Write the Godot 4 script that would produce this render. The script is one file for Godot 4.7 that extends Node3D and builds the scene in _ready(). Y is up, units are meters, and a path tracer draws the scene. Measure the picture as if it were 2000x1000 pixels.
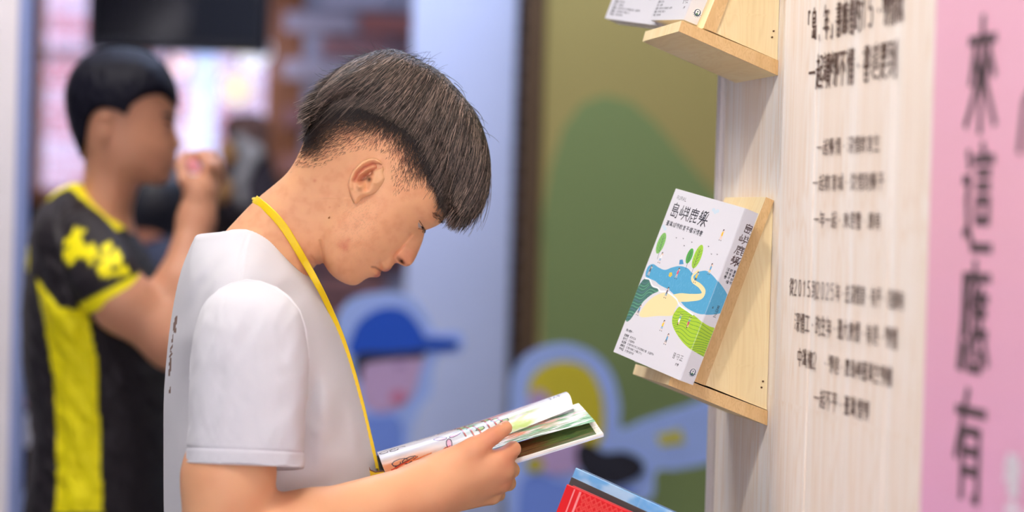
extends Node3D
# A boy reads a picture book beside a wooden display wall. Units are metres; the camera stands 1.5 m above the floor.

const F := 4200.0            # focal length in pixels of the 2000 x 1000 frame
const DB := 2.55             # distance of the reading boy
var CB: Basis                # the camera's axes
var CO := Vector3(0, 1.5, 0)
var rng := RandomNumberGenerator.new()
var used := {}

class MB:                    # a mesh under construction
	var v := PackedVector3Array()
	var n := PackedVector3Array()
	var c := PackedColorArray()
	var uv := PackedVector2Array()
	var i := PackedInt32Array()

func _ready() -> void:
	rng.seed = 7
	# ---- camera
	var cam := Camera3D.new()
	cam.name = "camera"
	CB = Basis.from_euler(Vector3(deg_to_rad(-1.15), 0, deg_to_rad(1.6)), EULER_ORDER_YXZ)
	cam.transform = Transform3D(CB, CO)
	cam.near = 0.1
	cam.far = 60.0
	var look := CameraAttributesPhysical.new()
	look.frustum_focal_length = 100.8
	look.frustum_focus_distance = 2.47
	look.frustum_near = 0.1
	look.frustum_far = 60.0
	look.exposure_aperture = 2.5
	cam.attributes = look
	cam.fov = rad_to_deg(2.0 * atan(500.0 / F))
	add_child(cam)
	# ---- sky (daylight beyond the windows) and exposure
	var env := Environment.new()
	env.background_mode = Environment.BG_SKY
	var sky := Sky.new()
	var sm := ProceduralSkyMaterial.new()
	sm.sky_top_color = Color(0.62, 0.74, 0.95)
	sm.sky_horizon_color = Color(0.86, 0.9, 0.98)
	sm.ground_bottom_color = Color(0.4, 0.4, 0.42)
	sm.ground_horizon_color = Color(0.7, 0.72, 0.75)
	sm.sky_energy_multiplier = SKY_ENERGY
	sm.ground_energy_multiplier = SKY_ENERGY
	sky.sky_material = sm
	env.sky = sky
	env.tonemap_mode = Environment.TONE_MAPPER_LINEAR
	env.tonemap_exposure = 1.1
	env.sdfgi_enabled = true
	env.ssao_enabled = true
	env.ssil_enabled = true
	var we := WorldEnvironment.new()
	we.name = "environment"
	we.environment = env
	add_child(we)
	# ---- lamps: glowing panels out of view, overhead and behind the camera
	for l in LAMPS:
		lamp(l[0], l[1], l[2], l[3], l[4], l[5])
	spotlight(Vector3(-0.45, 2.95, -1.25), Vector3(0.42, 1.5, -2.12), 8.5)  # out of view, placed to brighten the pine wall
	build_room()
	build_display()
	build_reader()
	build_jersey_boy()
	build_far_people()
	build_cutouts()

# position, size, colour, energy, lean of the panel (degrees about x, about z), label
const SKY_ENERGY := 2.6
const LAMPS := [
	[Vector3(-0.75, 3.05, -0.9), Vector2(1.5, 1.0), Color(1.0, 0.975, 0.96), 3.8, Vector2(-32, 14), "unseen large ceiling light panel, placed to light the reading boy and display wall"],  # out of view, main light on boy and wall
	[Vector3(-0.75, 3.2, -2.95), Vector2(0.9, 0.9), Color(1.0, 0.97, 0.95), 3.1, Vector2(0, 0), "unseen square ceiling light panel, placed to light the reading boy from above"],  # out of view, brightens the shoulders from above
	[Vector3(-0.9, 1.85, 1.9), Vector2(2.8, 1.7), Color(1.0, 0.98, 0.97), 116.0, Vector2(-84, 8), "unseen wide light panel upright behind the camera, placed to light the boy"],  # out of view, placed to light surfaces that face the camera
	[Vector3(-0.2, 3.2, -4.9), Vector2(1.6, 0.7), Color(0.78, 0.85, 1.0), 4.8, Vector2(10, 0), "unseen long ceiling light panel, placed to light the back with cool white"],  # out of view, lights the background coolly
]

func lamp(pos: Vector3, size: Vector2, color: Color, energy: float, lean: Vector2, label: String) -> void:
	var t := thing("unseen_light_panel", label, "light", pos)
	t.basis = Basis.from_euler(Vector3(deg_to_rad(lean.x), 0, deg_to_rad(lean.y)))
	put("light_frame", cbox(Vector3(size.x + 0.06, 0.05, size.y + 0.06), 0.008), mat(rgb(225, 225, 228), 0.5), t, Vector3(0, 0.03, 0))
	put("light_cord", tube_mesh([Vector3(0, 0.05, 0), Vector3(0, 0.5, 0)], 0.006, 8), mat(rgb(40, 40, 42), 0.6), t)
	var glow := mat(Color(1, 1, 1), 0.6)
	glow.emission_enabled = true
	glow.emission = color
	glow.emission_energy_multiplier = 1.0
	put("light_diffuser", cbox(Vector3(size.x, 0.02, size.y), 0.004), glow, t)
	var a := AreaLight3D.new()
	a.name = "light_source"
	a.area_size = size
	a.light_color = color
	a.light_energy = energy
	a.area_range = 14.0
	a.area_attenuation = 2.0
	a.shadow_enabled = true
	a.rotation = Vector3(-PI / 2, 0, 0)
	a.position = Vector3(0, -0.02, 0)
	t.add_child(a)

func spotlight(pos: Vector3, aim: Vector3, energy: float) -> void:
	var t := thing("unseen_spotlight", "unseen small ceiling spotlight, placed to light the pine display wall", "light", pos)
	t.look_at_from_position(pos, aim)
	put("lamp_can", tube_mesh([Vector3(0, 0, 0.16), Vector3(0, 0, 0.004)], 0.055, 20), mat(rgb(235, 235, 235), 0.4), t)
	var glow := mat(Color(1, 1, 1), 0.5)
	glow.emission_enabled = true
	glow.emission = Color(1.0, 0.96, 0.9)
	glow.emission_energy_multiplier = 2.0
	put("lamp_lens", tube_mesh([Vector3(0, 0, 0.004), Vector3(0, 0, 0.0)], 0.048, 20), glow, t)
	put("lamp_stem", tube_mesh([Vector3(0, 0.05, 0.1), t.to_local(pos + Vector3(0, 0.62, 0))], 0.012, 10), mat(rgb(220, 220, 220), 0.4), t)
	var s := SpotLight3D.new()
	s.name = "light_source"
	s.position = Vector3(0, 0, -0.02)
	s.light_color = Color(1.0, 0.96, 0.9)
	s.light_energy = energy
	s.light_size = 0.045
	s.spot_angle = 27.0
	s.spot_angle_attenuation = 0.7
	s.spot_range = 14.0
	s.spot_attenuation = 2.0
	s.shadow_enabled = true
	t.add_child(s)

# ------------------------------------------------------------------ naming
func numbered(called: String) -> String:
	var n: int = used.get(called, 0)
	used[called] = n + 1
	return called if n == 0 else "%s_%03d" % [called, n]

func thing(called: String, label: String, category: String, pos := Vector3.ZERO, group := "") -> Node3D:
	var o := Node3D.new()
	o.name = numbered(called)
	add_child(o)
	o.position = pos
	tag(o, label, category, group)
	return o

func tag(o: Node3D, label: String, category := "", group := "") -> void:
	o.set_meta("label", label)
	if category:
		o.set_meta("category", category)
	if group:
		o.set_meta("group", group)

func put(called: String, mesh: Mesh, m: Material, parent: Node3D = null, pos := Vector3.ZERO, basis := Basis.IDENTITY) -> MeshInstance3D:
	var o := MeshInstance3D.new()
	o.name = called if parent else numbered(called)
	o.mesh = mesh
	o.material_override = m
	o.transform = Transform3D(basis, pos)
	(parent if parent else self).add_child(o, true)
	return o

func struct(called: String, mesh: Mesh, m: Material, label: String, pos := Vector3.ZERO, basis := Basis.IDENTITY) -> MeshInstance3D:
	var o := put(called, mesh, m, null, pos, basis)
	o.set_meta("kind", "structure")
	o.set_meta("label", label)
	o.set_meta("category", called.split("_")[0])
	return o

# ------------------------------------------------------------------ small tools
func at(px: float, py: float, d: float) -> Vector3:
	return CO + CB * Vector3((px - 1000.0) / F * d, (500.0 - py) / F * d, -d)

func rgb(r: float, g: float, b: float) -> Color:
	return Color(r / 255.0, g / 255.0, b / 255.0)

func lin(r: float, g: float, b: float) -> Color:
	return Color(r / 255.0, g / 255.0, b / 255.0).srgb_to_linear()

func mat(c: Color, rough := 0.6, spec := 0.5) -> StandardMaterial3D:
	var m := StandardMaterial3D.new()
	m.albedo_color = c
	m.roughness = rough
	m.metallic_specular = spec
	return m

func vmat(rough := 0.6, spec := 0.5) -> StandardMaterial3D:
	var m := mat(Color.WHITE, rough, spec)
	m.vertex_color_use_as_albedo = true
	return m

func pts(a: Array) -> PackedVector2Array:
	var r := PackedVector2Array()
	for k in range(0, a.size(), 2):
		r.append(Vector2(a[k], a[k + 1]))
	return r

func inward(p: PackedVector2Array, z: float) -> PackedVector2Array:   # where marks on a surface z nearer than an outline lie within that outline
	var r := PackedVector2Array()
	for q in p:
		r.append(Vector2(1000, 500) + (q - Vector2(1000, 500)) * (1.0 - z / F))
	return r

func noise(seed_: int, freq: float, oct := 3) -> FastNoiseLite:
	var n := FastNoiseLite.new()
	n.seed = seed_
	n.frequency = freq
	n.fractal_octaves = oct
	n.noise_type = FastNoiseLite.TYPE_SIMPLEX_SMOOTH
	return n

func smooth_loop(p: PackedVector2Array, sub: int, closed := true) -> PackedVector2Array:
	var r := PackedVector2Array()
	var n := p.size()
	var last := n if closed else n - 1
	for k in last:
		var a := p[(k - 1 + n) % n] if closed else p[maxi(k - 1, 0)]
		var b := p[k]
		var c := p[(k + 1) % n]
		var d := p[(k + 2) % n] if closed else p[mini(k + 2, n - 1)]
		for s in sub:
			r.append(b.cubic_interpolate(c, a, d, float(s) / sub))
	if not closed:
		r.append(p[n - 1])
	return r

func seg_dist(p: Vector2, a: Vector2, b: Vector2) -> float:
	var ab := b - a
	var t := clampf((p - a).dot(ab) / maxf(ab.length_squared(), 1e-9), 0.0, 1.0)
	return p.distance_to(a + ab * t)

func line_dist(p: Vector2, l: PackedVector2Array) -> float:
	var best := 1e9
	for k in l.size() - 1:
		best = minf(best, seg_dist(p, l[k], l[k + 1]))
	return best

func bell(x: float) -> float:
	return exp(-x * x)

# ------------------------------------------------------------------ mesh building
func commit(b: MB) -> ArrayMesh:
	var nv := b.v.size()
	if b.n.size() != nv:
		b.n = PackedVector3Array()
		b.n.resize(nv)
		for k in range(0, b.i.size(), 3):
			var fn := (b.v[b.i[k + 2]] - b.v[b.i[k]]).cross(b.v[b.i[k + 1]] - b.v[b.i[k]])
			for j in 3:
				b.n[b.i[k + j]] += fn
		for k in nv:
			b.n[k] = b.n[k].normalized()
	else:
		for k in range(0, b.i.size(), 3):
			var p := b.i[k]
			var q := b.i[k + 1]
			var s := b.i[k + 2]
			if (b.v[q] - b.v[p]).cross(b.v[s] - b.v[p]).dot(b.n[p] + b.n[q] + b.n[s]) > 0.0:
				b.i[k + 1] = s
				b.i[k + 2] = q
	var a := []
	a.resize(Mesh.ARRAY_MAX)
	a[Mesh.ARRAY_VERTEX] = b.v
	a[Mesh.ARRAY_NORMAL] = b.n
	if b.c.size() == nv:
		a[Mesh.ARRAY_COLOR] = b.c
	if b.uv.size() == nv:
		a[Mesh.ARRAY_TEX_UV] = b.uv
	a[Mesh.ARRAY_INDEX] = b.i
	var m := ArrayMesh.new()
	m.add_surface_from_arrays(Mesh.PRIMITIVE_TRIANGLES, a, [], {}, 0)
	return m

func face(b: MB, p: Array, n: Vector3, c := Color.WHITE, uvs := []) -> void:   # a flat convex face
	var s := b.v.size()
	for k in p.size():
		b.v.append(p[k])
		b.n.append(n)
		b.c.append(c)
		b.uv.append(uvs[k] if uvs.size() else Vector2.ZERO)
	for k in range(2, p.size()):
		b.i.append_array([s, s + k - 1, s + k])

var boxes := {}
func cbox(size: Vector3, bevel: float) -> ArrayMesh:     # a box with chamfered edges, centred
	var key := "%.4f %.4f %.4f %.4f" % [size.x, size.y, size.z, bevel]
	if boxes.has(key):
		return boxes[key]
	var h := size / 2.0
	var b := MB.new()
	var w := minf(bevel, minf(h.x, minf(h.y, h.z)) * 0.9)
	for ax in 3:
		for s in [-1.0, 1.0]:
			var u := (ax + 1) % 3
			var t := (ax + 2) % 3
			var q := []
			for e in [[-1, -1], [1, -1], [1, 1], [-1, 1]]:
				var p := Vector3.ZERO
				p[ax] = s * h[ax]
				p[u] = e[0] * (h[u] - w)
				p[t] = e[1] * (h[t] - w)
				q.append(p)
			var n := Vector3.ZERO
			n[ax] = s
			face(b, q, n)
		for s1 in [-1.0, 1.0]:
			for s2 in [-1.0, 1.0]:
				var u := (ax + 1) % 3
				var t := (ax + 2) % 3
				var q := []
				for e in [[-1, 0], [1, 0], [1, 1], [-1, 1]]:
					var p := Vector3.ZERO
					p[ax] = e[0] * (h[ax] - w)
					p[u] = s1 * (h[u] - (w if e[1] == 1 else 0.0))
					p[t] = s2 * (h[t] - (0.0 if e[1] == 1 else w))
					q.append(p)
				var n := Vector3.ZERO
				n[u] = s1
				n[t] = s2
				face(b, q, n.normalized())
	for sx in [-1.0, 1.0]:
		for sy in [-1.0, 1.0]:
			for sz in [-1.0, 1.0]:
				face(b, [Vector3(sx * h.x, sy * (h.y - w), sz * (h.z - w)), Vector3(sx * (h.x - w), sy * h.y, sz * (h.z - w)), Vector3(sx * (h.x - w), sy * (h.y - w), sz * h.z)], Vector3(sx, sy, sz).normalized())
	boxes[key] = commit(b)
	return boxes[key]

# A polygon in the x-y plane, extruded from z0 to z1; edges get a small chamfer.
func prism(poly: PackedVector2Array, z0: float, z1: float, c := Color.WHITE, b: MB = null, soft := false) -> MB:
	if b == null:
		b = MB.new()
	var idx := Geometry2D.triangulate_polygon(poly)
	var area := 0.0
	for k in poly.size():
		area += poly[k].cross(poly[(k + 1) % poly.size()])
	for z in [z0, z1]:
		var s := b.v.size()
		for p in poly:
			b.v.append(Vector3(p.x, p.y, z))
			b.n.append(Vector3(0, 0, 1 if z == maxf(z0, z1) else -1))
			b.c.append(c)
			b.uv.append(p)
		for k in idx:
			b.i.append(s + k)
	for k in poly.size():
		var p := poly[k]
		var q := poly[(k + 1) % poly.size()]
		var e := (q - p).normalized()
		var n := Vector3(e.y, -e.x, 0) * signf(area)
		face(b, [Vector3(p.x, p.y, z0), Vector3(q.x, q.y, z0), Vector3(q.x, q.y, z1), Vector3(p.x, p.y, z1)], n, c, [p, q, q, p])
	return b

func tube(b: MB, p: Array, radii, sides := 8, c := Color.WHITE, flat := 1.0, up := Vector3.ZERO) -> void:   # radii: a number or one for each point; flat: thickness over width, measured along up
	var n := p.size()
	var s := b.v.size()
	var side := Vector3.ZERO
	for k in n:
		var d: Vector3 = (p[mini(k + 1, n - 1)] - p[maxi(k - 1, 0)]).normalized()
		var ref := up if up != Vector3.ZERO else (Vector3.UP if absf(d.y) < 0.95 else Vector3.RIGHT)
		if side == Vector3.ZERO or up != Vector3.ZERO:
			side = d.cross(ref).normalized()
		side = (side - d * side.dot(d)).normalized()
		var w := side.cross(d).normalized()
		var r: float = radii if radii is float else radii[k]
		for j in sides:
			var a := TAU * j / sides
			var o := side * cos(a) * r + w * sin(a) * r * flat
			b.v.append(p[k] + o)
			b.n.append((side * cos(a) * flat + w * sin(a)).normalized())
			b.c.append(c)
			b.uv.append(Vector2(float(j) / sides, float(k) / n))
	for k in n - 1:
		for j in sides:
			var a := s + k * sides + j
			var e := s + k * sides + (j + 1) % sides
			b.i.append_array([a, e, a + sides, e, e + sides, a + sides])
	for e in [0, n - 1]:
		var m := b.v.size()
		var d: Vector3 = (p[1] - p[0]).normalized() * -1.0 if e == 0 else (p[n - 1] - p[n - 2]).normalized()
		var q := []
		for j in sides:
			q.append(b.v[s + e * sides + j])
		face(b, q, d, c)

func tube_mesh(p: Array, r, sides := 8) -> ArrayMesh:
	var b := MB.new()
	tube(b, p, r, sides)
	return commit(b)

# A grid of points (rows of equal length) as a smooth sheet; u runs along a row, v across the rows.
func sheet(b: MB, rows: Array, col = null, wrap := false) -> void:
	var s := b.v.size()
	var w: int = rows[0].size()
	var h := rows.size()
	for r in h:
		for k in w:
			var l: Vector3 = rows[r][(k - 1 + w) % w if wrap else maxi(k - 1, 0)]
			var q: Vector3 = rows[r][(k + 1) % w if wrap else mini(k + 1, w - 1)]
			var u: Vector3 = rows[maxi(r - 1, 0)][k]
			var d: Vector3 = rows[mini(r + 1, h - 1)][k]
			b.v.append(rows[r][k])
			b.n.append((q - l).cross(d - u).normalized())
			b.c.append(col.call(r, k) if col != null else Color.WHITE)
			b.uv.append(Vector2(float(k) / (w - 1), float(r) / (h - 1)))
	for r in h - 1:
		for k in (w if wrap else w - 1):
			var a := s + r * w + k
			var e := s + r * w + (k + 1) % w
			b.i.append_array([a, e, a + w, e, e + w, a + w])

# ------------------------------------------------------------------ rounded bodies from an outline
# Fits a smooth surface through control values (x, y, value): thin-plate splines.
func spline_fit(ctrl: Array, column: int) -> PackedFloat64Array:
	var n := ctrl.size()
	var m := n + 3
	var A := []
	for r in m:
		var row := PackedFloat64Array()
		row.resize(m + 1)
		A.append(row)
	for r in n:
		for q in n:
			var d2: float = ((ctrl[r][0] - ctrl[q][0]) ** 2 + (ctrl[r][1] - ctrl[q][1]) ** 2) * 1e-4
			A[r][q] = (0.5 * d2 * log(d2) if d2 > 1e-12 else 0.0) + (0.02 if r == q else 0.0)
		A[r][n] = 1.0
		A[r][n + 1] = ctrl[r][0] * 0.01
		A[r][n + 2] = ctrl[r][1] * 0.01
		A[n][r] = 1.0
		A[n + 1][r] = ctrl[r][0] * 0.01
		A[n + 2][r] = ctrl[r][1] * 0.01
		A[r][m] = ctrl[r][column]
	for k in m:
		var best := k
		for r in range(k + 1, m):
			if absf(A[r][k]) > absf(A[best][k]):
				best = r
		var t = A[k]
		A[k] = A[best]
		A[best] = t
		for r in range(k + 1, m):
			var f: float = A[r][k] / A[k][k]
			if f != 0.0:
				for q in range(k, m + 1):
					A[r][q] -= f * A[k][q]
	var x := PackedFloat64Array()
	x.resize(m)
	for k in range(m - 1, -1, -1):
		var sum: float = A[k][m]
		for q in range(k + 1, m):
			sum -= A[k][q] * x[q]
		x[k] = sum / A[k][k]
	return x

# A closed body whose outline is poly, half as thick at each place as a smooth surface through ctrl = [x, y, half thickness, edge radius].
# Units of the outline: 1 / F of the distance dist. It stands upright at that distance; bump(p, s) adds relief, col(p, z) colours, lean(p) shifts both sides.
func relief(b: MB, outline: PackedVector2Array, ctrl: Array, dist: float, cell: float, sub: int, origin: Vector3, bump = null, col = null, lean = null, back := true) -> Dictionary:
	var P := smooth_loop(outline, sub)
	var np := P.size()
	var lo := P[0]
	var hi := P[0]
	for p in P:
		lo = lo.min(p)
		hi = hi.max(p)
	lo -= Vector2.ONE * cell * 3.0
	hi += Vector2.ONE * cell * 3.0
	var nx := int((hi.x - lo.x) / cell) + 2
	var ny := int((hi.y - lo.y) / cell) + 2
	var zf := spline_fit(ctrl, 2)
	var rf := spline_fit(ctrl, 3)
	var nc := ctrl.size()
	var cx := PackedFloat64Array()
	var cy := PackedFloat64Array()
	for q in ctrl:
		cx.append(q[0])
		cy.append(q[1])
	var near := PackedInt32Array()
	near.resize(nx * ny)
	var G := PackedFloat32Array()
	G.resize(nx * ny)
	var inside := PackedByteArray()
	inside.resize(nx * ny)
	var foot := PackedVector2Array()
	foot.resize(nx * ny)
	for j in ny:
		for i in nx:
			var p := lo + Vector2(i, j) * cell
			var id := j * nx + i
			var best := 1e18
			var bk := 0
			var bp := p
			if i % 10 == 0 or j == 0:
				for k in np:
					var a := P[k]
					var ab := P[(k + 1) % np] - a
					var t := clampf((p - a).dot(ab) / maxf(ab.length_squared(), 1e-9), 0.0, 1.0)
					var q := a + ab * t
					var d := p.distance_squared_to(q)
					if d < best:
						best = d
						bk = k
						bp = q
			else:
				for w in 2:
					var seed_k := near[id - 1] if w == 0 else near[id - nx]
					for o in range(-4, 5):
						var k := (seed_k + o + np) % np
						var a := P[k]
						var ab := P[(k + 1) % np] - a
						var t := clampf((p - a).dot(ab) / maxf(ab.length_squared(), 1e-9), 0.0, 1.0)
						var q := a + ab * t
						var d := p.distance_squared_to(q)
						if d < best:
							best = d
							bk = k
							bp = q
			near[id] = bk
			foot[id] = bp
			var ins := Geometry2D.is_point_in_polygon(p, P)
			inside[id] = 1 if ins else 0
			var s := sqrt(best) * (1.0 if ins else -1.0)
			if s < -3.0 * cell:
				G[id] = -1.0
				continue
			var z := zf[nc] + zf[nc + 1] * p.x * 0.01 + zf[nc + 2] * p.y * 0.01
			var r := rf[nc] + rf[nc + 1] * p.x * 0.01 + rf[nc + 2] * p.y * 0.01
			for k in nc:
				var d2 := ((p.x - cx[k]) * (p.x - cx[k]) + (p.y - cy[k]) * (p.y - cy[k])) * 1e-4
				if d2 > 1e-12:
					var l := 0.5 * d2 * log(d2)
					z += zf[k] * l
					r += rf[k] * l
			z = maxf(z, 3.0)
			r = maxf(r, 4.0)
			var q2 := minf(s / r, 1.0)
			var g := z * z * (1.0 - (1.0 - q2) * (1.0 - q2))
			if g > 0.0 and bump != null:
				var e := maxf(sqrt(g) + float(bump.call(p, s)), 0.5)
				g = e * e
			G[id] = g
	var k2 := dist / F
	var id_front := PackedInt32Array()
	id_front.resize(nx * ny)
	id_front.fill(-1)
	var id_back := id_front.duplicate()
	var zs := PackedFloat32Array()
	zs.resize(nx * ny)
	zs.fill(-1e3)
	var axis := CB.z
	for j in range(1, ny - 1):
		for i in range(1, nx - 1):
			var id := j * nx + i
			var p := lo + Vector2(i, j) * cell
			var z := 0.0
			var n := Vector3.ZERO
			if inside[id]:
				z = sqrt(maxf(G[id], 0.0))
				n = Vector3(-(G[id + 1] - G[id - 1]) / (2.0 * cell), (G[id + nx] - G[id - nx]) / (2.0 * cell), 2.0 * z)
			elif inside[id - 1] or inside[id + 1] or inside[id - nx] or inside[id + nx] or inside[id - nx - 1] or inside[id - nx + 1] or inside[id + nx - 1] or inside[id + nx + 1]:
				n = Vector3(p.x - foot[id].x, -(p.y - foot[id].y), 0.0)
				p = foot[id]
			else:
				continue
			var l := 0.0
			if lean != null:
				l = lean.call(p)
				var lx: float = (lean.call(p + Vector2(1, 0)) - l)
				var ly: float = (lean.call(p + Vector2(0, 1)) - l)
				n += Vector3(-lx, ly, 0) * 2.0 * z
			if n.length_squared() < 1e-12:
				n = Vector3(0, 0, 1)
			n = n.normalized()
			zs[id] = z + l
			var base := at(p.x, p.y, dist) - origin
			var color: Color = col.call(p, z) if col != null else Color.WHITE
			id_front[id] = b.v.size()
			b.v.append(base + axis * (l + z) * k2)
			b.n.append(CB * n)
			b.c.append(color)
			if back:
				if z > 0.0:
					id_back[id] = b.v.size()
					b.v.append(base + axis * (l - z) * k2)
					b.n.append(CB * Vector3(n.x, n.y, -n.z))
					b.c.append(color)
				else:
					id_back[id] = id_front[id]
	for j in range(1, ny - 2):
		for i in range(1, nx - 2):
			var id := j * nx + i
			if not (inside[id] or inside[id + 1] or inside[id + nx] or inside[id + nx + 1]):
				continue
			for side in 2:
				var m := id_front if side == 0 else id_back
				if side == 1 and not back:
					break
				var a := m[id]
				var q := m[id + 1]
				var e := m[id + nx]
				var f := m[id + nx + 1]
				if a >= 0 and q >= 0 and e >= 0:
					b.i.append_array([a, q, e])
					if f >= 0:
						b.i.append_array([q, f, e])
				elif a >= 0 and q >= 0 and f >= 0:
					b.i.append_array([a, q, f])
				elif a >= 0 and e >= 0 and f >= 0:
					b.i.append_array([a, f, e])
				elif q >= 0 and e >= 0 and f >= 0:
					b.i.append_array([q, f, e])
	return {"lo": lo, "cell": cell, "nx": nx, "ny": ny, "z": zs, "dist": dist}

func relief_z(g: Dictionary, p: Vector2) -> float:      # half thickness at p, or -1000 outside
	var q: Vector2 = (p - g.lo) / g.cell
	var i := int(q.x)
	var j := int(q.y)
	if i < 0 or j < 0 or i >= g.nx - 1 or j >= g.ny - 1:
		return -1e3
	var z: PackedFloat32Array = g.z
	var id: int = j * int(g.nx) + i
	var fx := q.x - i
	var fy := q.y - j
	return lerpf(lerpf(z[id], z[id + 1], fx), lerpf(z[id + int(g.nx)], z[id + int(g.nx) + 1], fx), fy)

# ------------------------------------------------------------------ rounded bodies from bones
# bones: [a, b, radius at a, radius at b]; blended within k and meshed as surface nets. col(p, n) colours.
func nets(b: MB, bones: Array, cell: float, k: float, col = null) -> void:
	var lo := Vector3(1e9, 1e9, 1e9)
	var hi := -lo
	for q in bones:
		var r := Vector3.ONE * (maxf(q[2], q[3]) + k * 0.5 + cell * 2.0)
		lo = lo.min((q[0] as Vector3).min(q[1]) - r)
		hi = hi.max((q[0] as Vector3).max(q[1]) + r)
	var nx := int((hi.x - lo.x) / cell) + 2
	var ny := int((hi.y - lo.y) / cell) + 2
	var nz := int((hi.z - lo.z) / cell) + 2
	var f := PackedFloat32Array()
	f.resize(nx * ny * nz)
	f.fill(0.5)
	for q in bones:
		var a: Vector3 = q[0]
		var ab: Vector3 = q[1] - a
		var l2 := maxf(ab.length_squared(), 1e-9)
		var ra: float = q[2]
		var rb: float = q[3]
		var r := Vector3.ONE * (maxf(ra, rb) + k + cell * 2.0)
		var kk: float = q[4] if q.size() > 4 else k
		var dig: bool = q.size() > 5
		var s := ((a.min(q[1]) - r - lo) / cell).max(Vector3.ZERO)
		var e := ((a.max(q[1]) + r - lo) / cell)
		for z in range(int(s.z), mini(int(e.z) + 1, nz)):
			for y in range(int(s.y), mini(int(e.y) + 1, ny)):
				var id := (z * ny + y) * nx
				for x in range(int(s.x), mini(int(e.x) + 1, nx)):
					var p := lo + Vector3(x, y, z) * cell - a
					var t := clampf(p.dot(ab) / l2, 0.0, 1.0)
					var d := (p - ab * t).length() - lerpf(ra, rb, t)
					var o := f[id + x]
					if dig:
						d = -d
						var h := clampf(0.5 - 0.5 * (o - d) / kk, 0.0, 1.0)
						f[id + x] = lerpf(o, d, h) + kk * h * (1.0 - h)
					else:
						var h := clampf(0.5 + 0.5 * (o - d) / kk, 0.0, 1.0)
						f[id + x] = lerpf(o, d, h) - kk * h * (1.0 - h)
	var vid := PackedInt32Array()
	vid.resize(nx * ny * nz)
	vid.fill(-1)
	var sx := 1
	var sy := nx
	var sz := nx * ny
	var corner := [0, sx, sy, sx + sy, sz, sx + sz, sy + sz, sx + sy + sz]
	var edges := [[0, 1], [2, 3], [4, 5], [6, 7], [0, 2], [1, 3], [4, 6], [5, 7], [0, 4], [1, 5], [2, 6], [3, 7]]
	for z in range(1, nz - 2):
		for y in range(1, ny - 2):
			var id := (z * ny + y) * nx
			for x in range(1, nx - 2):
				var c := id + x
				var f0 := f[c]
				if absf(f0) > cell * 3.0:
					continue
				var neg := 0
				for w in corner:
					if f[c + w] < 0.0:
						neg += 1
				if neg == 0 or neg == 8:
					continue
				var sum := Vector3.ZERO
				var cnt := 0
				for e in edges:
					var u := f[c + corner[e[0]]]
					var w := f[c + corner[e[1]]]
					if (u < 0.0) != (w < 0.0):
						var t := u / (u - w)
						var p0 := Vector3(e[0] & 1, (e[0] >> 1) & 1, e[0] >> 2)
						var p1 := Vector3(e[1] & 1, (e[1] >> 1) & 1, e[1] >> 2)
						sum += p0.lerp(p1, t)
						cnt += 1
				var p := lo + (Vector3(x, y, z) + sum / cnt) * cell
				var n := Vector3(f[c + sx] + f[c + sx + sy] + f[c + sx + sz] + f[c + sx + sy + sz] - f[c] - f[c + sy] - f[c + sz] - f[c + sy + sz], f[c + sy] + f[c + sx + sy] + f[c + sy + sz] + f[c + sx + sy + sz] - f[c] - f[c + sx] - f[c + sz] - f[c + sx + sz], f[c + sz] + f[c + sx + sz] + f[c + sy + sz] + f[c + sx + sy + sz] - f[c] - f[c + sx] - f[c + sy] - f[c + sx + sy]).normalized()
				vid[c] = b.v.size()
				b.v.append(p)
				b.n.append(n)
				b.c.append(col.call(p, n) if col != null else Color.WHITE)
	for z in range(2, nz - 2):
		for y in range(2, ny - 2):
			var id := (z * ny + y) * nx
			for x in range(2, nx - 2):
				var c := id + x
				if absf(f[c]) > cell * 3.0:
					continue
				var s0 := f[c] < 0.0
				for ax in 3:
					var st: int = [sx, sy, sz][ax]
					if (f[c + st] < 0.0) == s0:
						continue
					var u: int = [sy, sz, sx][ax]
					var w: int = [sz, sx, sy][ax]
					var p := vid[c]
					var q := vid[c - u]
					var r := vid[c - u - w]
					var t := vid[c - w]
					if p >= 0 and q >= 0 and r >= 0 and t >= 0:
						b.i.append_array([p, q, r, p, r, t])

# ------------------------------------------------------------------ painting flat print
func fill_poly(im: Image, p: PackedVector2Array, c: Color) -> void:
	var lo := 1e9
	var hi := -1e9
	for q in p:
		lo = minf(lo, q.y)
		hi = maxf(hi, q.y)
	var n := p.size()
	for y in range(maxi(int(lo), 0), mini(int(hi) + 1, im.get_height())):
		var yc := y + 0.5
		var xs := []
		for k in n:
			var a := p[k]
			var b := p[(k + 1) % n]
			if (a.y <= yc) != (b.y <= yc):
				xs.append(a.x + (yc - a.y) / (b.y - a.y) * (b.x - a.x))
		xs.sort()
		for k in range(0, xs.size() - 1, 2):
			var x0 := maxi(roundi(xs[k]), 0)
			var x1 := mini(roundi(xs[k + 1]), im.get_width())
			if x1 > x0:
				im.fill_rect(Rect2i(x0, y, x1 - x0, 1), c)

func stroke(im: Image, p: PackedVector2Array, w: float, c: Color) -> void:
	for k in p.size() - 1:
		var d := (p[k + 1] - p[k]).normalized()
		var e := Vector2(-d.y, d.x) * w * 0.5
		var x := d * w * 0.35
		fill_poly(im, PackedVector2Array([p[k] - x + e, p[k + 1] + x + e, p[k + 1] + x - e, p[k] - x - e]), c)

func blob(im: Image, p: Vector2, r: Vector2, c: Color, turn := 0.0) -> void:
	var q := PackedVector2Array()
	for k in 20:
		q.append(p + Vector2(cos(TAU * k / 20) * r.x, sin(TAU * k / 20) * r.y).rotated(turn))
	fill_poly(im, q, c)

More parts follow.
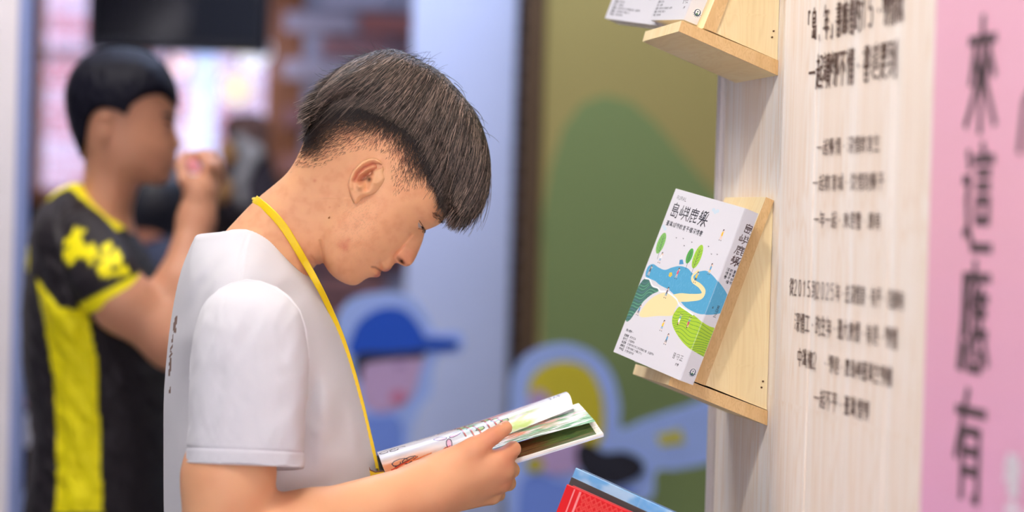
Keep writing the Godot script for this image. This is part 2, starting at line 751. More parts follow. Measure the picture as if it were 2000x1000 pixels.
# Strokes of the characters on a 17 x 17 grid: letters a..q are x and y of the joints.
const GLYPH := {
	"島": "hagc dcdj dcmcmh dfmf dhmh djojopmp hkho dldoko klko",
	"嶼": "cbcl afalelef hbhk pbpk hdjd hgjg ndpd ngpg lblgngnk ldnd fkqk jlgp nlqp",
	"鹿": "iaic ccpc ccciap deoeohdh gcgh kckh ejepho elhl kikopopn ojkl",
	"樂": "iahb gbkbkhghgb geke dabdddecahehdf nalbdndn ocllhphof ajqj iiiq hjbp jjpp",
	"臺": "bbpb iaid ddnd felelgfgfe bhbj bhphpj djnj hjelll dnnn ilip bppp",
	"灣": "abcc agch aock iaka hclc hele hflflhhhhf eaddfdddegfg naoddndn ejojolelenpnoq",
	"城": "afef cbcm anfl geqe gegkep gikiknin maniqp phkq oapc",
	"鄉": "caaece ddajdj gbkbkhghgb gekehp jkgp nbnq nbqbogqknl",
	"教": "adhd dadg agig hbak cjgjel elepcp amhm lajg kdqd oejp khqp",
	"育": "iaic bcpc hcefmf meng eheq ehmhmqkq ekmk enmn",
	"平": "cbob edgg mdkg aiqi ibiq",
	"權": "aege dadq dfal dfgj hcqc jajd nand iekekgigie mepepgmgme jhhl ijiq ijqj ilpl inpn ipqp mhmp",
	"深": "abcc agch aock gbqb gbgd qbqd kdhh ndph gjqj lhlq ljgp ljqp",
	"情": "dadq beah edfg hbqb idpd hfqf lalf ihiq ihphpqnq ikpk inpn",
	"書": "dbnbnf adqd dfnf choh ajqj iaij ekmkmqeqek enmn",
	"曾": "fagc lakc dcncnhdhdc icih ejmjmqeqej emmm",
	"守": "iaic bcbf bcpcpf aiqi mfmqjq fkhn",
	"正": "bbpb ibip iioi dhdp apqp",
	"主": "haic codd cdod dini idip apqp",
	"來": "iaiq bdpd eecj efgi mekj mfpi ihap ihqp",
	"這": "kalb gcqc ieoe igog iioiolilii cbdd afdfcidmbn dmgpqp",
	"應": "iaic ccqc ccciap fddh egek jdhg ifik ifpf ihoh ikpk memk dmcp glgpmpmn jlkn olqo",
	"有": "adqd gaak egeq egngnqlq ejnj emnm",
	"從": "eaad eeai chcq iagf ickf nalf ncqf lglo ljpj ijfp imqq",
	"到": "abjb ebbfif geih bkik egeo apjn mcmm qaqqnq",
	"年": "eabf ddpd ehoh ehel alql jdjq",
	"一": "aiqi",
	"起": "bdid eaeo ahjh ekik cjaq bngpqp kbpbpgkgkmqmqk",
	"不": "abqb jbak ifiq kgpk",
	"的": "dacc acgcgoaoac ahgh kaig jdqdpqmq khmk",
	"大": "afqf iaifaq ifqq",
	"看": "dbnb cdod afqf ibal fhfq fhohoqfq fkok fnon",
	"工": "bcpc ibio aoqo",
	"生": "eabg ddpd iaip dini apqp",
	"中": "bdpdpkbkbd iaiq",
	"人": "iaieaq ieqq",
	"心": "bham efeomoml heih nfqk",
	"學": "cbch oboh gakd kagd gdkg kdgg ahaj ahqhqj djnjil iliqgq anqn",
	"編": "daaddd ecaifi cicm anap enfp hbqb hdpdpghg hdhjgq ijiq ijqjqq ljlq njnq imqm",
	"要": "abqb cdch cdodohch gbgh kbkh akqk ihcnoq mkbq",
	"讀": "cadb acfc bede bgeg bieiembmbi hbqb lald idpd heqeqghghe ihphpninih ijpj ilpl knhq nnqq",
	"「": "mbibih",
	"」": "eqiqik",
	"，": "gogq",
	"·": "hijj",
	"2": "bdebhbkdkgbpkp",
	"0": "bgdbibkgkkipdpbkbg",
	"1": "cegbgp",
	"5": "kbcbbhfgjhkkjoepbo",
}

func glyph_lines(ch: String) -> Array:       # the strokes of a character in the unit square, y down
	var r := []
	for s in String(GLYPH.get(ch, "")).split(" ", false):
		var l := PackedVector2Array()
		for k in range(0, s.length() - 1, 2):
			l.append(Vector2(s.unicode_at(k) - 97, s.unicode_at(k + 1) - 97) / 16.0)
		r.append(l)
	return r

func ink(b: MB, ch: String, o: Vector3, ux: Vector3, uy: Vector3, w: float, c := Color.WHITE) -> void:   # one character as flat strokes
	var nrm := uy.cross(ux).normalized()
	for l in glyph_lines(ch):
		for k in l.size() - 1:
			var p = o + ux * l[k].x + uy * l[k].y
			var q = o + ux * l[k + 1].x + uy * l[k + 1].y
			var d = (q - p).normalized()
			var e := nrm.cross(d) * w * 0.5
			var x = d * w * 0.4
			face(b, [p - x + e, q + x + e, q + x - e, p - x - e], nrm, c)

func ink_img(im: Image, ch: String, o: Vector2, size: Vector2, w: float, c: Color) -> void:
	for l in glyph_lines(ch):
		var p := PackedVector2Array()
		for q in l:
			p.append(o + q * size)
		stroke(im, p, w, c)

var wood_cache := {}
func wood(key: String, a: Color, b: Color, d: Color, lengthwise: float, scale: float, rough := 0.55) -> StandardMaterial3D:
	if wood_cache.has(key):
		return wood_cache[key]
	var n1 := noise(key.hash() % 1000, 0.012, 3).get_seamless_image(512, int(512 / lengthwise), false, false, 0.3)
	n1.resize(512, 512, Image.INTERPOLATE_CUBIC)
	var n2 := noise(key.hash() % 777 + 3, 0.09, 3).get_seamless_image(512, int(512 / lengthwise / 1.5), false, false, 0.3)
	n2.resize(512, 512, Image.INTERPOLATE_CUBIC)
	var n3 := noise(key.hash() % 555 + 9, 0.006, 2).get_seamless_image(512, 256, false, false, 0.3)
	n3.resize(512, 512, Image.INTERPOLATE_CUBIC)
	var im := Image.create(512, 512, false, Image.FORMAT_RGB8)
	for y in 512:
		for x in 512:
			var v := n1.get_pixel(x, y).r
			var g := sin((v * 9.0 + n3.get_pixel(x, y).r * 2.0) * TAU) * 0.5 + 0.5
			var f := n2.get_pixel(x, y).r
			var c := a.lerp(b, clampf(v * 1.5 - 0.25, 0, 1))
			c = c.lerp(d, clampf(g * g * 0.35 + (f - 0.5) * 0.7, 0.0, 1.0))
			im.set_pixel(x, y, c)
	var m := mat(Color.WHITE, rough, 0.35)
	m.albedo_texture = ImageTexture.create_from_image(im)
	m.uv1_triplanar = true
	m.uv1_scale = Vector3.ONE * scale
	m.uv1_triplanar_sharpness = 6.0
	wood_cache[key] = m
	return m

func panel(size: Vector3, bevel := 0.004) -> ArrayMesh:
	return cbox(size, bevel)

func build_room() -> void:
	var plaster := mat(rgb(150, 150, 158), 0.85)
	var nz := NoiseTexture2D.new()
	nz.noise = noise(5, 0.02, 4)
	nz.seamless = true
	nz.as_normal_map = true
	nz.bump_strength = 1.5
	plaster.normal_enabled = true
	plaster.normal_texture = nz
	plaster.normal_scale = 0.3
	plaster.uv1_triplanar = true
	var grey := mat(rgb(120, 116, 112), 0.5)
	# shell: x -3 .. 3, z -7 .. 2.2, 3.6 m high
	struct("floor", panel(Vector3(6.4, 0.1, 9.6)), grey, "grey concrete floor of the hall", Vector3(0, -0.05, -2.4))
	struct("ceiling", panel(Vector3(6.4, 0.1, 9.6)), plaster, "plain pale grey ceiling of the hall", Vector3(0, 3.65, -2.4))
	struct("wall_left", panel(Vector3(0.1, 3.6, 9.6)), plaster, "plain grey plaster wall on the left", Vector3(-3.15, 1.8, -2.4))
	struct("wall_right", panel(Vector3(0.1, 3.6, 9.6)), plaster, "plain grey plaster wall on the right behind the display", Vector3(3.15, 1.8, -2.4))
	struct("wall_front", panel(Vector3(6.4, 3.6, 0.1)), plaster, "plain grey plaster wall behind the camera", Vector3(0, 1.8, 2.35))
	# back wall at 7 m: dark brown panelling with two windows, then brick
	var brown := wood("frame", rgb(142, 92, 62), rgb(124, 78, 52), rgb(96, 60, 42), 10.0, 1.2, 0.5)
	var dark := wood("wainscot", rgb(58, 40, 34), rgb(46, 32, 28), rgb(32, 24, 22), 10.0, 1.2, 0.6)
	var zb := -7.0
	var wl := at(56, 400, 7.0).x           # left post
	var wr := at(556, 300, 7.0).x          # right post
	var sill := at(200, 385, 7.0).y
	struct("wall_back", panel(Vector3(wr + 3.1, sill, 0.12)), dark, "dark brown wainscot wall under the windows", Vector3((wr - 3.1) / 2, sill / 2, zb - 0.06))
	struct("wall_back", panel(Vector3(wl + 3.1, 3.6 - sill, 0.12)), dark, "dark wall left of the windows", Vector3((wl - 3.1) / 2, (3.6 + sill) / 2, zb - 0.06))
	struct("wall_back", panel(Vector3(wr - wl + 0.02, 0.75, 0.12)), dark, "dark wall above the windows", Vector3((wl + wr) / 2, 3.225, zb - 0.06))
	var xm := at(265, 200, 7.0).x
	for w in 2:
		var x0 := wl if w == 0 else xm
		var x1 := xm if w == 0 else wr
		var t := Node3D.new()
		t.name = "window_%d" % (w + 1)
		t.position = Vector3((x0 + x1) / 2, sill, zb)
		add_child(t)
		t.set_meta("kind", "structure")
		t.set_meta("label", ["tall brown framed window at the far left with overexposed brick outside", "tall brown framed window beside the brown post, brick and bright sky outside"][w])
		t.set_meta("category", "window")
		var h := 2.85 - sill
		var wd := x1 - x0
		var post := 0.07
		put("window_post", cbox(Vector3(post, h, 0.1), 0.006), brown, t, Vector3(-wd / 2 + (0.0 if w == 0 else 0.02), h / 2, 0))
		put("window_post", cbox(Vector3(post if w == 0 else 0.12, h + sill, 0.12), 0.006), brown, t, Vector3(wd / 2, (h - sill) / 2, 0.01))
		put("window_sill", cbox(Vector3(wd + 0.06, 0.05, 0.16), 0.006), brown, t, Vector3(0, -0.0, 0.02))
		put("window_head", cbox(Vector3(wd, 0.08, 0.1), 0.006), brown, t, Vector3(0, h, 0))
		if w == 0:
			put("glazing_bar", cbox(Vector3(wd, 0.026, 0.05), 0.004), mat(rgb(190, 195, 205), 0.5), t, Vector3(0, at(120, 105, 7.0).y - sill, 0))
		var glass := mat(Color(0.95, 0.98, 1.0, 0.06), 0.02)
		glass.transparency = BaseMaterial3D.TRANSPARENCY_ALPHA
		put("pane", cbox(Vector3(wd - 0.02, h, 0.006), 0.001), glass, t, Vector3(0, h / 2, -0.03))
	# the neighbouring brick wall outside, pale, in full daylight
	var ow := Node3D.new()
	ow.name = "outside_brick_wall"
	ow.position = Vector3(-1.6, 0, -9.2)
	add_child(ow)
	tag(ow, "sunlit pale pink brick wall of the next building seen through the windows", "wall")
	put("mortar", cbox(Vector3(3.6, 4.2, 0.2), 0.01), mat(rgb(252, 252, 255), 0.9), ow, Vector3(0, 2.1, -0.11))
	var bm := []
	for c in [rgb(224, 146, 142), rgb(230, 172, 168), rgb(216, 128, 122), rgb(236, 190, 188)]:
		bm.append(mat(c, 0.9))
	var bx := cbox(Vector3(0.215, 0.055, 0.03), 0.004)
	for row in range(0, 22):
		for k in 9:
			var x := -0.88 + 0.235 * k + (0.117 if row % 2 else 0.0)
			if x > 0.62 and x < 0.95 or x > 1.02:
				continue
			put("brick", bx, bm[rng.randi() % 4], ow, Vector3(x, 1.42 + 0.075 * row, 0.0 + rng.randf() * 0.004))
	var dp := thing("drainpipe", "pale grey vertical pipe outside the window", "pipe", Vector3(at(400, 300, 9.0).x, 0, -8.95))
	put("pipe", tube_mesh([Vector3(0, 0, 0), Vector3(0, 3.6, 0)], 0.045, 14), mat(rgb(205, 210, 222), 0.5), dp)
	put("pipe_bracket", cbox(Vector3(0.14, 0.03, 0.12), 0.005), mat(rgb(190, 195, 205), 0.5), dp, Vector3(0, 2.0, -0.06))
	# interior brick wall between the post and the mural
	var bw := Node3D.new()
	bw.name = "wall_brick"
	bw.position = Vector3(0, 0, -6.85)
	add_child(bw)
	bw.set_meta("kind", "structure")
	bw.set_meta("label", "worn red and grey brick wall behind the white board")
	bw.set_meta("category", "wall")
	var bl := at(585, 300, 6.8).x
	put("mortar", cbox(Vector3(3.0 - bl, 3.6, 0.16), 0.006), mat(rgb(128, 128, 146), 0.9), bw, Vector3((3.0 + bl) / 2, 1.8, -0.095))
	var im := []
	for c in [rgb(138, 84, 80), rgb(126, 88, 92), rgb(142, 134, 150), rgb(150, 146, 166), rgb(108, 74, 78), rgb(150, 104, 100)]:
		im.append(mat(c, 0.85))
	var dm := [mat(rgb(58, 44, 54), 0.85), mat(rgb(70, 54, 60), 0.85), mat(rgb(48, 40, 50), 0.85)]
	var big := cbox(Vector3(0.222, 0.062, 0.03), 0.005)
	for row in range(0, 28):
		for k in 7:
			var x := bl + 0.05 + 0.236 * k + (0.118 if row % 2 else 0.0)
			var m: Material = im[rng.randi() % 6]
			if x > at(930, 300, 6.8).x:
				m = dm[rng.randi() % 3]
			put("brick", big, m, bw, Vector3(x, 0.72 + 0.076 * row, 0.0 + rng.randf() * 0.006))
	# a black screen hung before the windows, white board leaning at the brick wall, pale partition at the far left
	var sc := thing("hanging_screen", "large black switched-off screen hung high before the windows", "screen", at(354, -120, 6.2))
	put("screen_body", cbox(Vector3(0.52, 0.66, 0.09), 0.012), mat(rgb(22, 22, 30), 0.35), sc)
	put("screen_glass", cbox(Vector3(0.48, 0.60, 0.006), 0.002), mat(rgb(10, 10, 16), 0.06), sc, Vector3(0, 0, 0.047))
	put("ceiling_mount", tube_mesh([Vector3(0, 0.3, 0), Vector3(0, 3.6 - at(354, -120, 6.2).y, 0)], 0.025, 12), mat(rgb(30, 30, 34), 0.4), sc)
	var wb := thing("white_board", "tall plain white display board standing before the brick wall", "board", Vector3(at(898, 400, 5.6).x, 0, at(898, 400, 5.6).z))
	wb.rotation.z = deg_to_rad(0.0)
	put("board_sheet", cbox(Vector3(0.272, 2.6, 0.03), 0.004), mat(rgb(206, 212, 236), 0.6), wb, Vector3(0, 1.34, 0))
	put("board_foot", cbox(Vector3(0.3, 0.04, 0.3), 0.01), mat(rgb(120, 122, 130), 0.5), wb, Vector3(0, 0.02, 0))
	var pa := thing("partition_board", "pale white partition board at the far left edge", "partition", Vector3(at(-178, 400, 3.9).x, 0, at(-178, 400, 3.9).z))
	put("partition_panel", cbox(Vector3(0.4, 2.5, 0.04), 0.006), mat(rgb(246, 240, 244), 0.6), pa, Vector3(0, 1.28, 0))
	put("partition_edge", cbox(Vector3(0.02, 2.5, 0.044), 0.004), mat(rgb(150, 165, 215), 0.5), pa, Vector3(0.205, 1.28, 0))
	put("partition_foot", cbox(Vector3(0.42, 0.03, 0.3), 0.008), mat(rgb(150, 150, 156), 0.5), pa, Vector3(0, 0.015, 0))
	# the olive mural partition with its green hill
	var mu := thing("mural_partition", "olive painted partition wall with a broad green hill", "partition", Vector3(0, 0, -5.3))
	var x0 := at(1052, 400, 5.3).x
	put("mural_panel", cbox(Vector3(2.6, 3.0, 0.06), 0.004), mat(rgb(166, 148, 82), 0.8), mu, Vector3(x0 + 1.3, 1.5, -0.03))
	put("mural_edge", cbox(Vector3(0.05, 3.0, 0.08), 0.006), mat(rgb(84, 58, 26), 0.6), mu, Vector3(x0 - 0.02, 1.5, -0.03))
	var hp := PackedVector2Array()
	for q in [[1058, 1450], [1058, 430], [1075, 330], [1100, 250], [1135, 203], [1180, 186], [1230, 198], [1280, 240], [1330, 300], [1380, 360], [1440, 425], [1560, 500], [1700, 540], [1900, 560], [2200, 570], [2200, 1450]]:
		var w := at(q[0], q[1], 5.3)
		hp.append(Vector2(w.x, maxf(w.y, 0.05)))
	put("painted_hill", commit(prism(hp, 0.0, 0.004)), mat(rgb(126, 140, 80), 0.8), mu)

# ------------------------------------------------------------------ the display wall
var DT: Transform3D           # x along the wall towards the camera, y up, z out of the wall
func on_wall(px: float, py: float, out := 0.0) -> Vector3:     # where a line of sight meets the wall, in the wall's own axes
	var d := (at(px, py, 1.0) - CO).normalized()
	var n := DT.basis.z
	var t := (DT.origin + n * out - CO).dot(n) / d.dot(n)
	return DT.affine_inverse() * (CO + d * t)

func on_end(px: float, py: float, along: float) -> Vector2:    # the same on a plane across the wall: (out, up)
	var d := (at(px, py, 1.0) - CO).normalized()
	var n := DT.basis.x
	var t := (DT.origin + n * along - CO).dot(n) / d.dot(n)
	var p := DT.affine_inverse() * (CO + d * t)
	return Vector2(p.z, p.y)

func build_display() -> void:
	var g := CB * Vector3(-855, 108, -4200)
	g.y = 0
	g = g.normalized()
	DT = Transform3D(Basis(-g, Vector3.UP, (-g).cross(Vector3.UP)), at(1513, 430, 2.46))
	DT.origin.y = 0.0
	var pine := wood("pine", rgb(253, 248, 243), rgb(250, 237, 224), rgb(238, 213, 189), 26.0, 1.9)
	var ply := wood("ply", rgb(246, 228, 184), rgb(242, 218, 166), rgb(232, 204, 150), 12.0, 3.0)
	var endg := wood("endgrain", rgb(230, 194, 140), rgb(222, 182, 126), rgb(206, 164, 110), 3.0, 8.0)
	var base := DT
	base.origin.y = 0
	# far upright that carries the book rests
	var xa := on_wall(1409, 430).x
	var wall := thing("display_upright", "pale pine upright carrying three wedge shaped book rests", "display wall", DT.origin)
	wall.basis = DT.basis
	put("upright_board", cbox(Vector3(-xa + 0.02, 2.6, 0.05), 0.003), pine, wall, Vector3((xa + 0.02) / 2, 1.3, -0.025))
	put("upright_edge", cbox(Vector3(0.02, 2.6, 0.07), 0.003), mat(rgb(214, 206, 206), 0.6), wall, Vector3(xa - 0.01, 1.3, -0.03))
	put("upright_foot", cbox(Vector3(0.24, 0.08, 0.5), 0.01), pine, wall, Vector3(xa / 2, 0.04, -0.27))
	# the lettered board, a little proud of it
	var xb := on_wall(1521, 430, 0.012).x
	var xc := on_wall(1828, 430, 0.012).x
	var tb := thing("lettered_board", "wide pale pine board with rows of small dark lettering", "board", DT * Vector3(xb, 0, 0.012))
	tb.basis = DT.basis
	var planks := 4
	var pw := (xc - xb) / planks
	for k in planks:
		put("plank", cbox(Vector3(pw - 0.0006, 2.6, 0.04), 0.0015), pine, tb, Vector3(pw * (k + 0.5), 1.3, -0.02 - (0.0006 if k % 2 else 0.0)))
	var lines := [
		[1574, 52, 1765, 62.0, "「島，年」書應看的15·鄉情教"], [1580, 143, 1752, 64.0, "一起讀鄉不情·書這要到"], [1596, 288, 1720, 31.0, "一起樂情·深情教育生"],
		[1588, 357, 1728, 31.0, "一起教育城·從情到樂平"], [1590, 428, 1722, 31.0, "一年一起·來這看·應有"], [1543, 560, 1768, 33.0, "從2015到2025年·主深情育·有平·這應有"],
		[1553, 628, 1755, 36.0, "深情工·的生年·臺大來情·有這·鄉情"], [1558, 697, 1745, 34.0, "中灣權24·鄉這·鹿島嶼臺灣生鄉權"], [1590, 775, 1700, 36.0, "一起不平·臺灣情鄉"]]
	var lb := MB.new()
	for l in lines:
		var p0 := on_wall(l[0], l[1], 0.012)
		var p1 := on_wall(l[2], l[1], 0.012)
		var depth := -((CB.inverse()) * (DT * p0 - CO)).z
		var h: float = l[3] * depth / F
		var s: String = l[4]
		var step := (p1.x - p0.x) / s.length()
		for k in s.length():
			ink(lb, s[k], Vector3(p0.x - xb + step * (k + 0.08), p0.y + h / 2, 0.0007), Vector3(step * 0.84, 0, 0), Vector3(0, -h, 0), h * 0.075)
	put("lettering", commit(lb), mat(rgb(92, 66, 54), 0.8), tb)
	put("board_foot", cbox(Vector3(xc - xb, 0.08, 0.46), 0.01), pine, tb, Vector3((xc - xb) / 2, 0.04, -0.27))
	# the pink banner board nearest to the camera
	var xd := on_wall(2000, 430, 0.02).x + 0.30
	var pk := thing("pink_banner", "pink banner board with a column of large grey characters", "banner", DT * Vector3(xc, 0, 0.02))
	pk.basis = DT.basis
	var grad := Gradient.new()
	grad.set_color(0, Color(0.95, 0.75, 0.84))
	grad.set_color(1, Color(0.89, 0.63, 0.84))
	grad.add_point(0.45, Color(0.94, 0.71, 0.79))
	var gt := GradientTexture2D.new()
	gt.gradient = grad
	gt.width = 16
	gt.height = 256
	gt.fill_from = Vector2(0, 0)
	gt.fill_to = Vector2(0, 1)
	var pm := mat(Color.WHITE, 0.6)
	pm.albedo_texture = gt
	put("banner_frame", cbox(Vector3(xd - xc, 2.6, 0.03), 0.003), mat(rgb(240, 228, 205), 0.6), pk, Vector3((xd - xc) / 2, 1.3, -0.02))
	var sh := MB.new()
	var w := xd - xc - 0.008
	var yt := 2.0
	var ybt := 0.9
	face(sh, [Vector3(0.004, yt, 0), Vector3(0.004 + w, yt, 0), Vector3(0.004 + w, ybt, 0), Vector3(0.004, ybt, 0)], Vector3(0, 0, 1), Color.WHITE, [Vector2(0, 0), Vector2(1, 0), Vector2(1, 1), Vector2(0, 1)])
	face(sh, [Vector3(0.004, yt, -0.004), Vector3(0.004 + w, yt, -0.004), Vector3(0.004 + w, yt, 0), Vector3(0.004, yt, 0)], Vector3(0, 1, 0))
	face(sh, [Vector3(0.004, yt, -0.004), Vector3(0.004, yt, 0), Vector3(0.004, ybt, 0), Vector3(0.004, ybt, -0.004)], Vector3(-1, 0, 0))
	put("banner_print", commit(sh), pm, pk)
	var big := MB.new()
	var grey_ink := mat(rgb(96, 78, 84), 0.8)
	var col := ["來", "這", "應", "有", "一"]
	var span := [[38, 255], [285, 497], [515, 735], [768, 978], [985, 1200]]
	var bx0 := on_wall(1886, 300, 0.02).x
	var bx1 := on_wall(1941, 300, 0.02).x
	for k in 5:
		var y0 := on_wall(1910, span[k][0], 0.02).y
		var y1 := on_wall(1910, span[k][1], 0.02).y
		var one := MB.new()
		ink(one, col[k], Vector3(bx0 - xc, y0, 0.0006), Vector3(bx1 - bx0, 0, 0), Vector3(0, y1 - y0, 0), 0.0088)
		put("large_character", commit(one), grey_ink, pk)
	var s0 := on_wall(1992, 300, 0.02)
	var s1 := on_wall(2003, 200, 0.02)
	var s2 := on_wall(2030, 150, 0.02)
	tube(big, [s0 - Vector3(xc, 0, 0.02 - 0.0006), s1 - Vector3(xc, 0, 0.02 - 0.0006), s2 - Vector3(xc, 0, 0.02 - 0.0006)], 0.005, 6, Color.WHITE, 0.1, Vector3(0, 0, 1))
	put("large_character", commit(big), grey_ink, pk)
	var wl := MB.new()
	for q in [["看", 885, 968], ["中", 975, 1060]]:
		var a := on_wall(1966, q[1], 0.02)
		var e := on_wall(1992, q[2], 0.02)
		ink(wl, q[0], Vector3(a.x - xc, a.y, 0.0006), Vector3(e.x - a.x, 0, 0), Vector3(0, e.y - a.y, 0), 0.006)
	put("white_lettering", commit(wl), mat(rgb(244, 236, 244), 0.7), pk)
	put("banner_foot", cbox(Vector3(xd - xc, 0.08, 0.4), 0.01), mat(rgb(235, 225, 205), 0.6), pk, Vector3((xd - xc) / 2, 0.04, -0.24))
	# the wedge shaped book rests
	var near := -0.004
	var far := on_wall(1430, 430).x
	var len_ := near - far
	var rest := thing("book_rest", "wedge shaped wooden book rest in the middle of the upright, one white book on it", "book rest", DT * Vector3(near, 0, 0), "book rests")
	rest.basis = DT.basis
	var slab := PackedVector2Array()
	for q in [[1496, 385], [1517, 392], [1377, 753], [1353, 744]]:
		slab.append(on_end(q[0], q[1], near))
	var ledge := PackedVector2Array()
	for q in [[1305, 752], [1311, 731], [1507, 802], [1500, 831]]:
		ledge.append(on_end(q[0], q[1], near))
	var side := PackedVector2Array()
	for q in [[1517, 393], [1508, 801], [1377, 752]]:
		side.append(on_end(q[0], q[1], near))
	for k in slab.size():
		slab[k].x = maxf(slab[k].x, 0.0005)
	for k in ledge.size():
		ledge[k].x = maxf(ledge[k].x, 0.0005)
	for k in side.size():
		side[k].x = maxf(side[k].x, 0.0005)
	# the profile lies in (out, up); turn it so that it runs along the wall
	var turn := Basis(Vector3(0, 0, 1), Vector3(0, 1, 0), Vector3(-1, 0, 0))
	put("back_slab", commit(prism(slab, 0.0, len_)), ply, rest, Vector3.ZERO, turn)
	put("back_slab_edge", commit(prism(slab, -0.0012, 0.0)), endg, rest, Vector3.ZERO, turn)
	put("ledge", commit(prism(ledge, 0.0, len_)), ply, rest, Vector3.ZERO, turn)
	put("ledge_edge", commit(prism(ledge, -0.0012, 0.0)), endg, rest, Vector3.ZERO, turn)
	for z in [0.002, len_ - 0.012]:
		put("side_panel", commit(prism(side, z, z + 0.01)), ply, rest, Vector3.ZERO, turn)
	var hole := MB.new()
	for q in [[1491, 745], [1488, 757]]:
		var p := on_end(q[0], q[1], near)
		var h := PackedVector2Array()
		for k in 8:
			h.append(p + Vector2(cos(TAU * k / 8), sin(TAU * k / 8)) * 0.0011)
		prism(h, 0.0004, 0.004, Color.WHITE, hole)
	put("nail_hole", commit(hole), mat(rgb(104, 74, 48), 0.8), rest, Vector3.ZERO, turn)
	var up := on_end(1319, 61, near).y - on_end(1305, 752, near).y
	var labels := ["wedge shaped wooden book rest at the top of the frame, two white books on it", "wedge shaped wooden book rest below the frame under the red and blue books"]
	for k in 2:
		var c: Node3D = rest.duplicate()
		c.name = numbered("book_rest")
		add_child(c)
		c.position = rest.position + Vector3(0, up if k == 0 else -up - 0.01, 0)
		c.set_meta("label", labels[k])
	build_books(up)

const COVER := Vector2(0.148, 0.207)
const SPINE := 0.0195

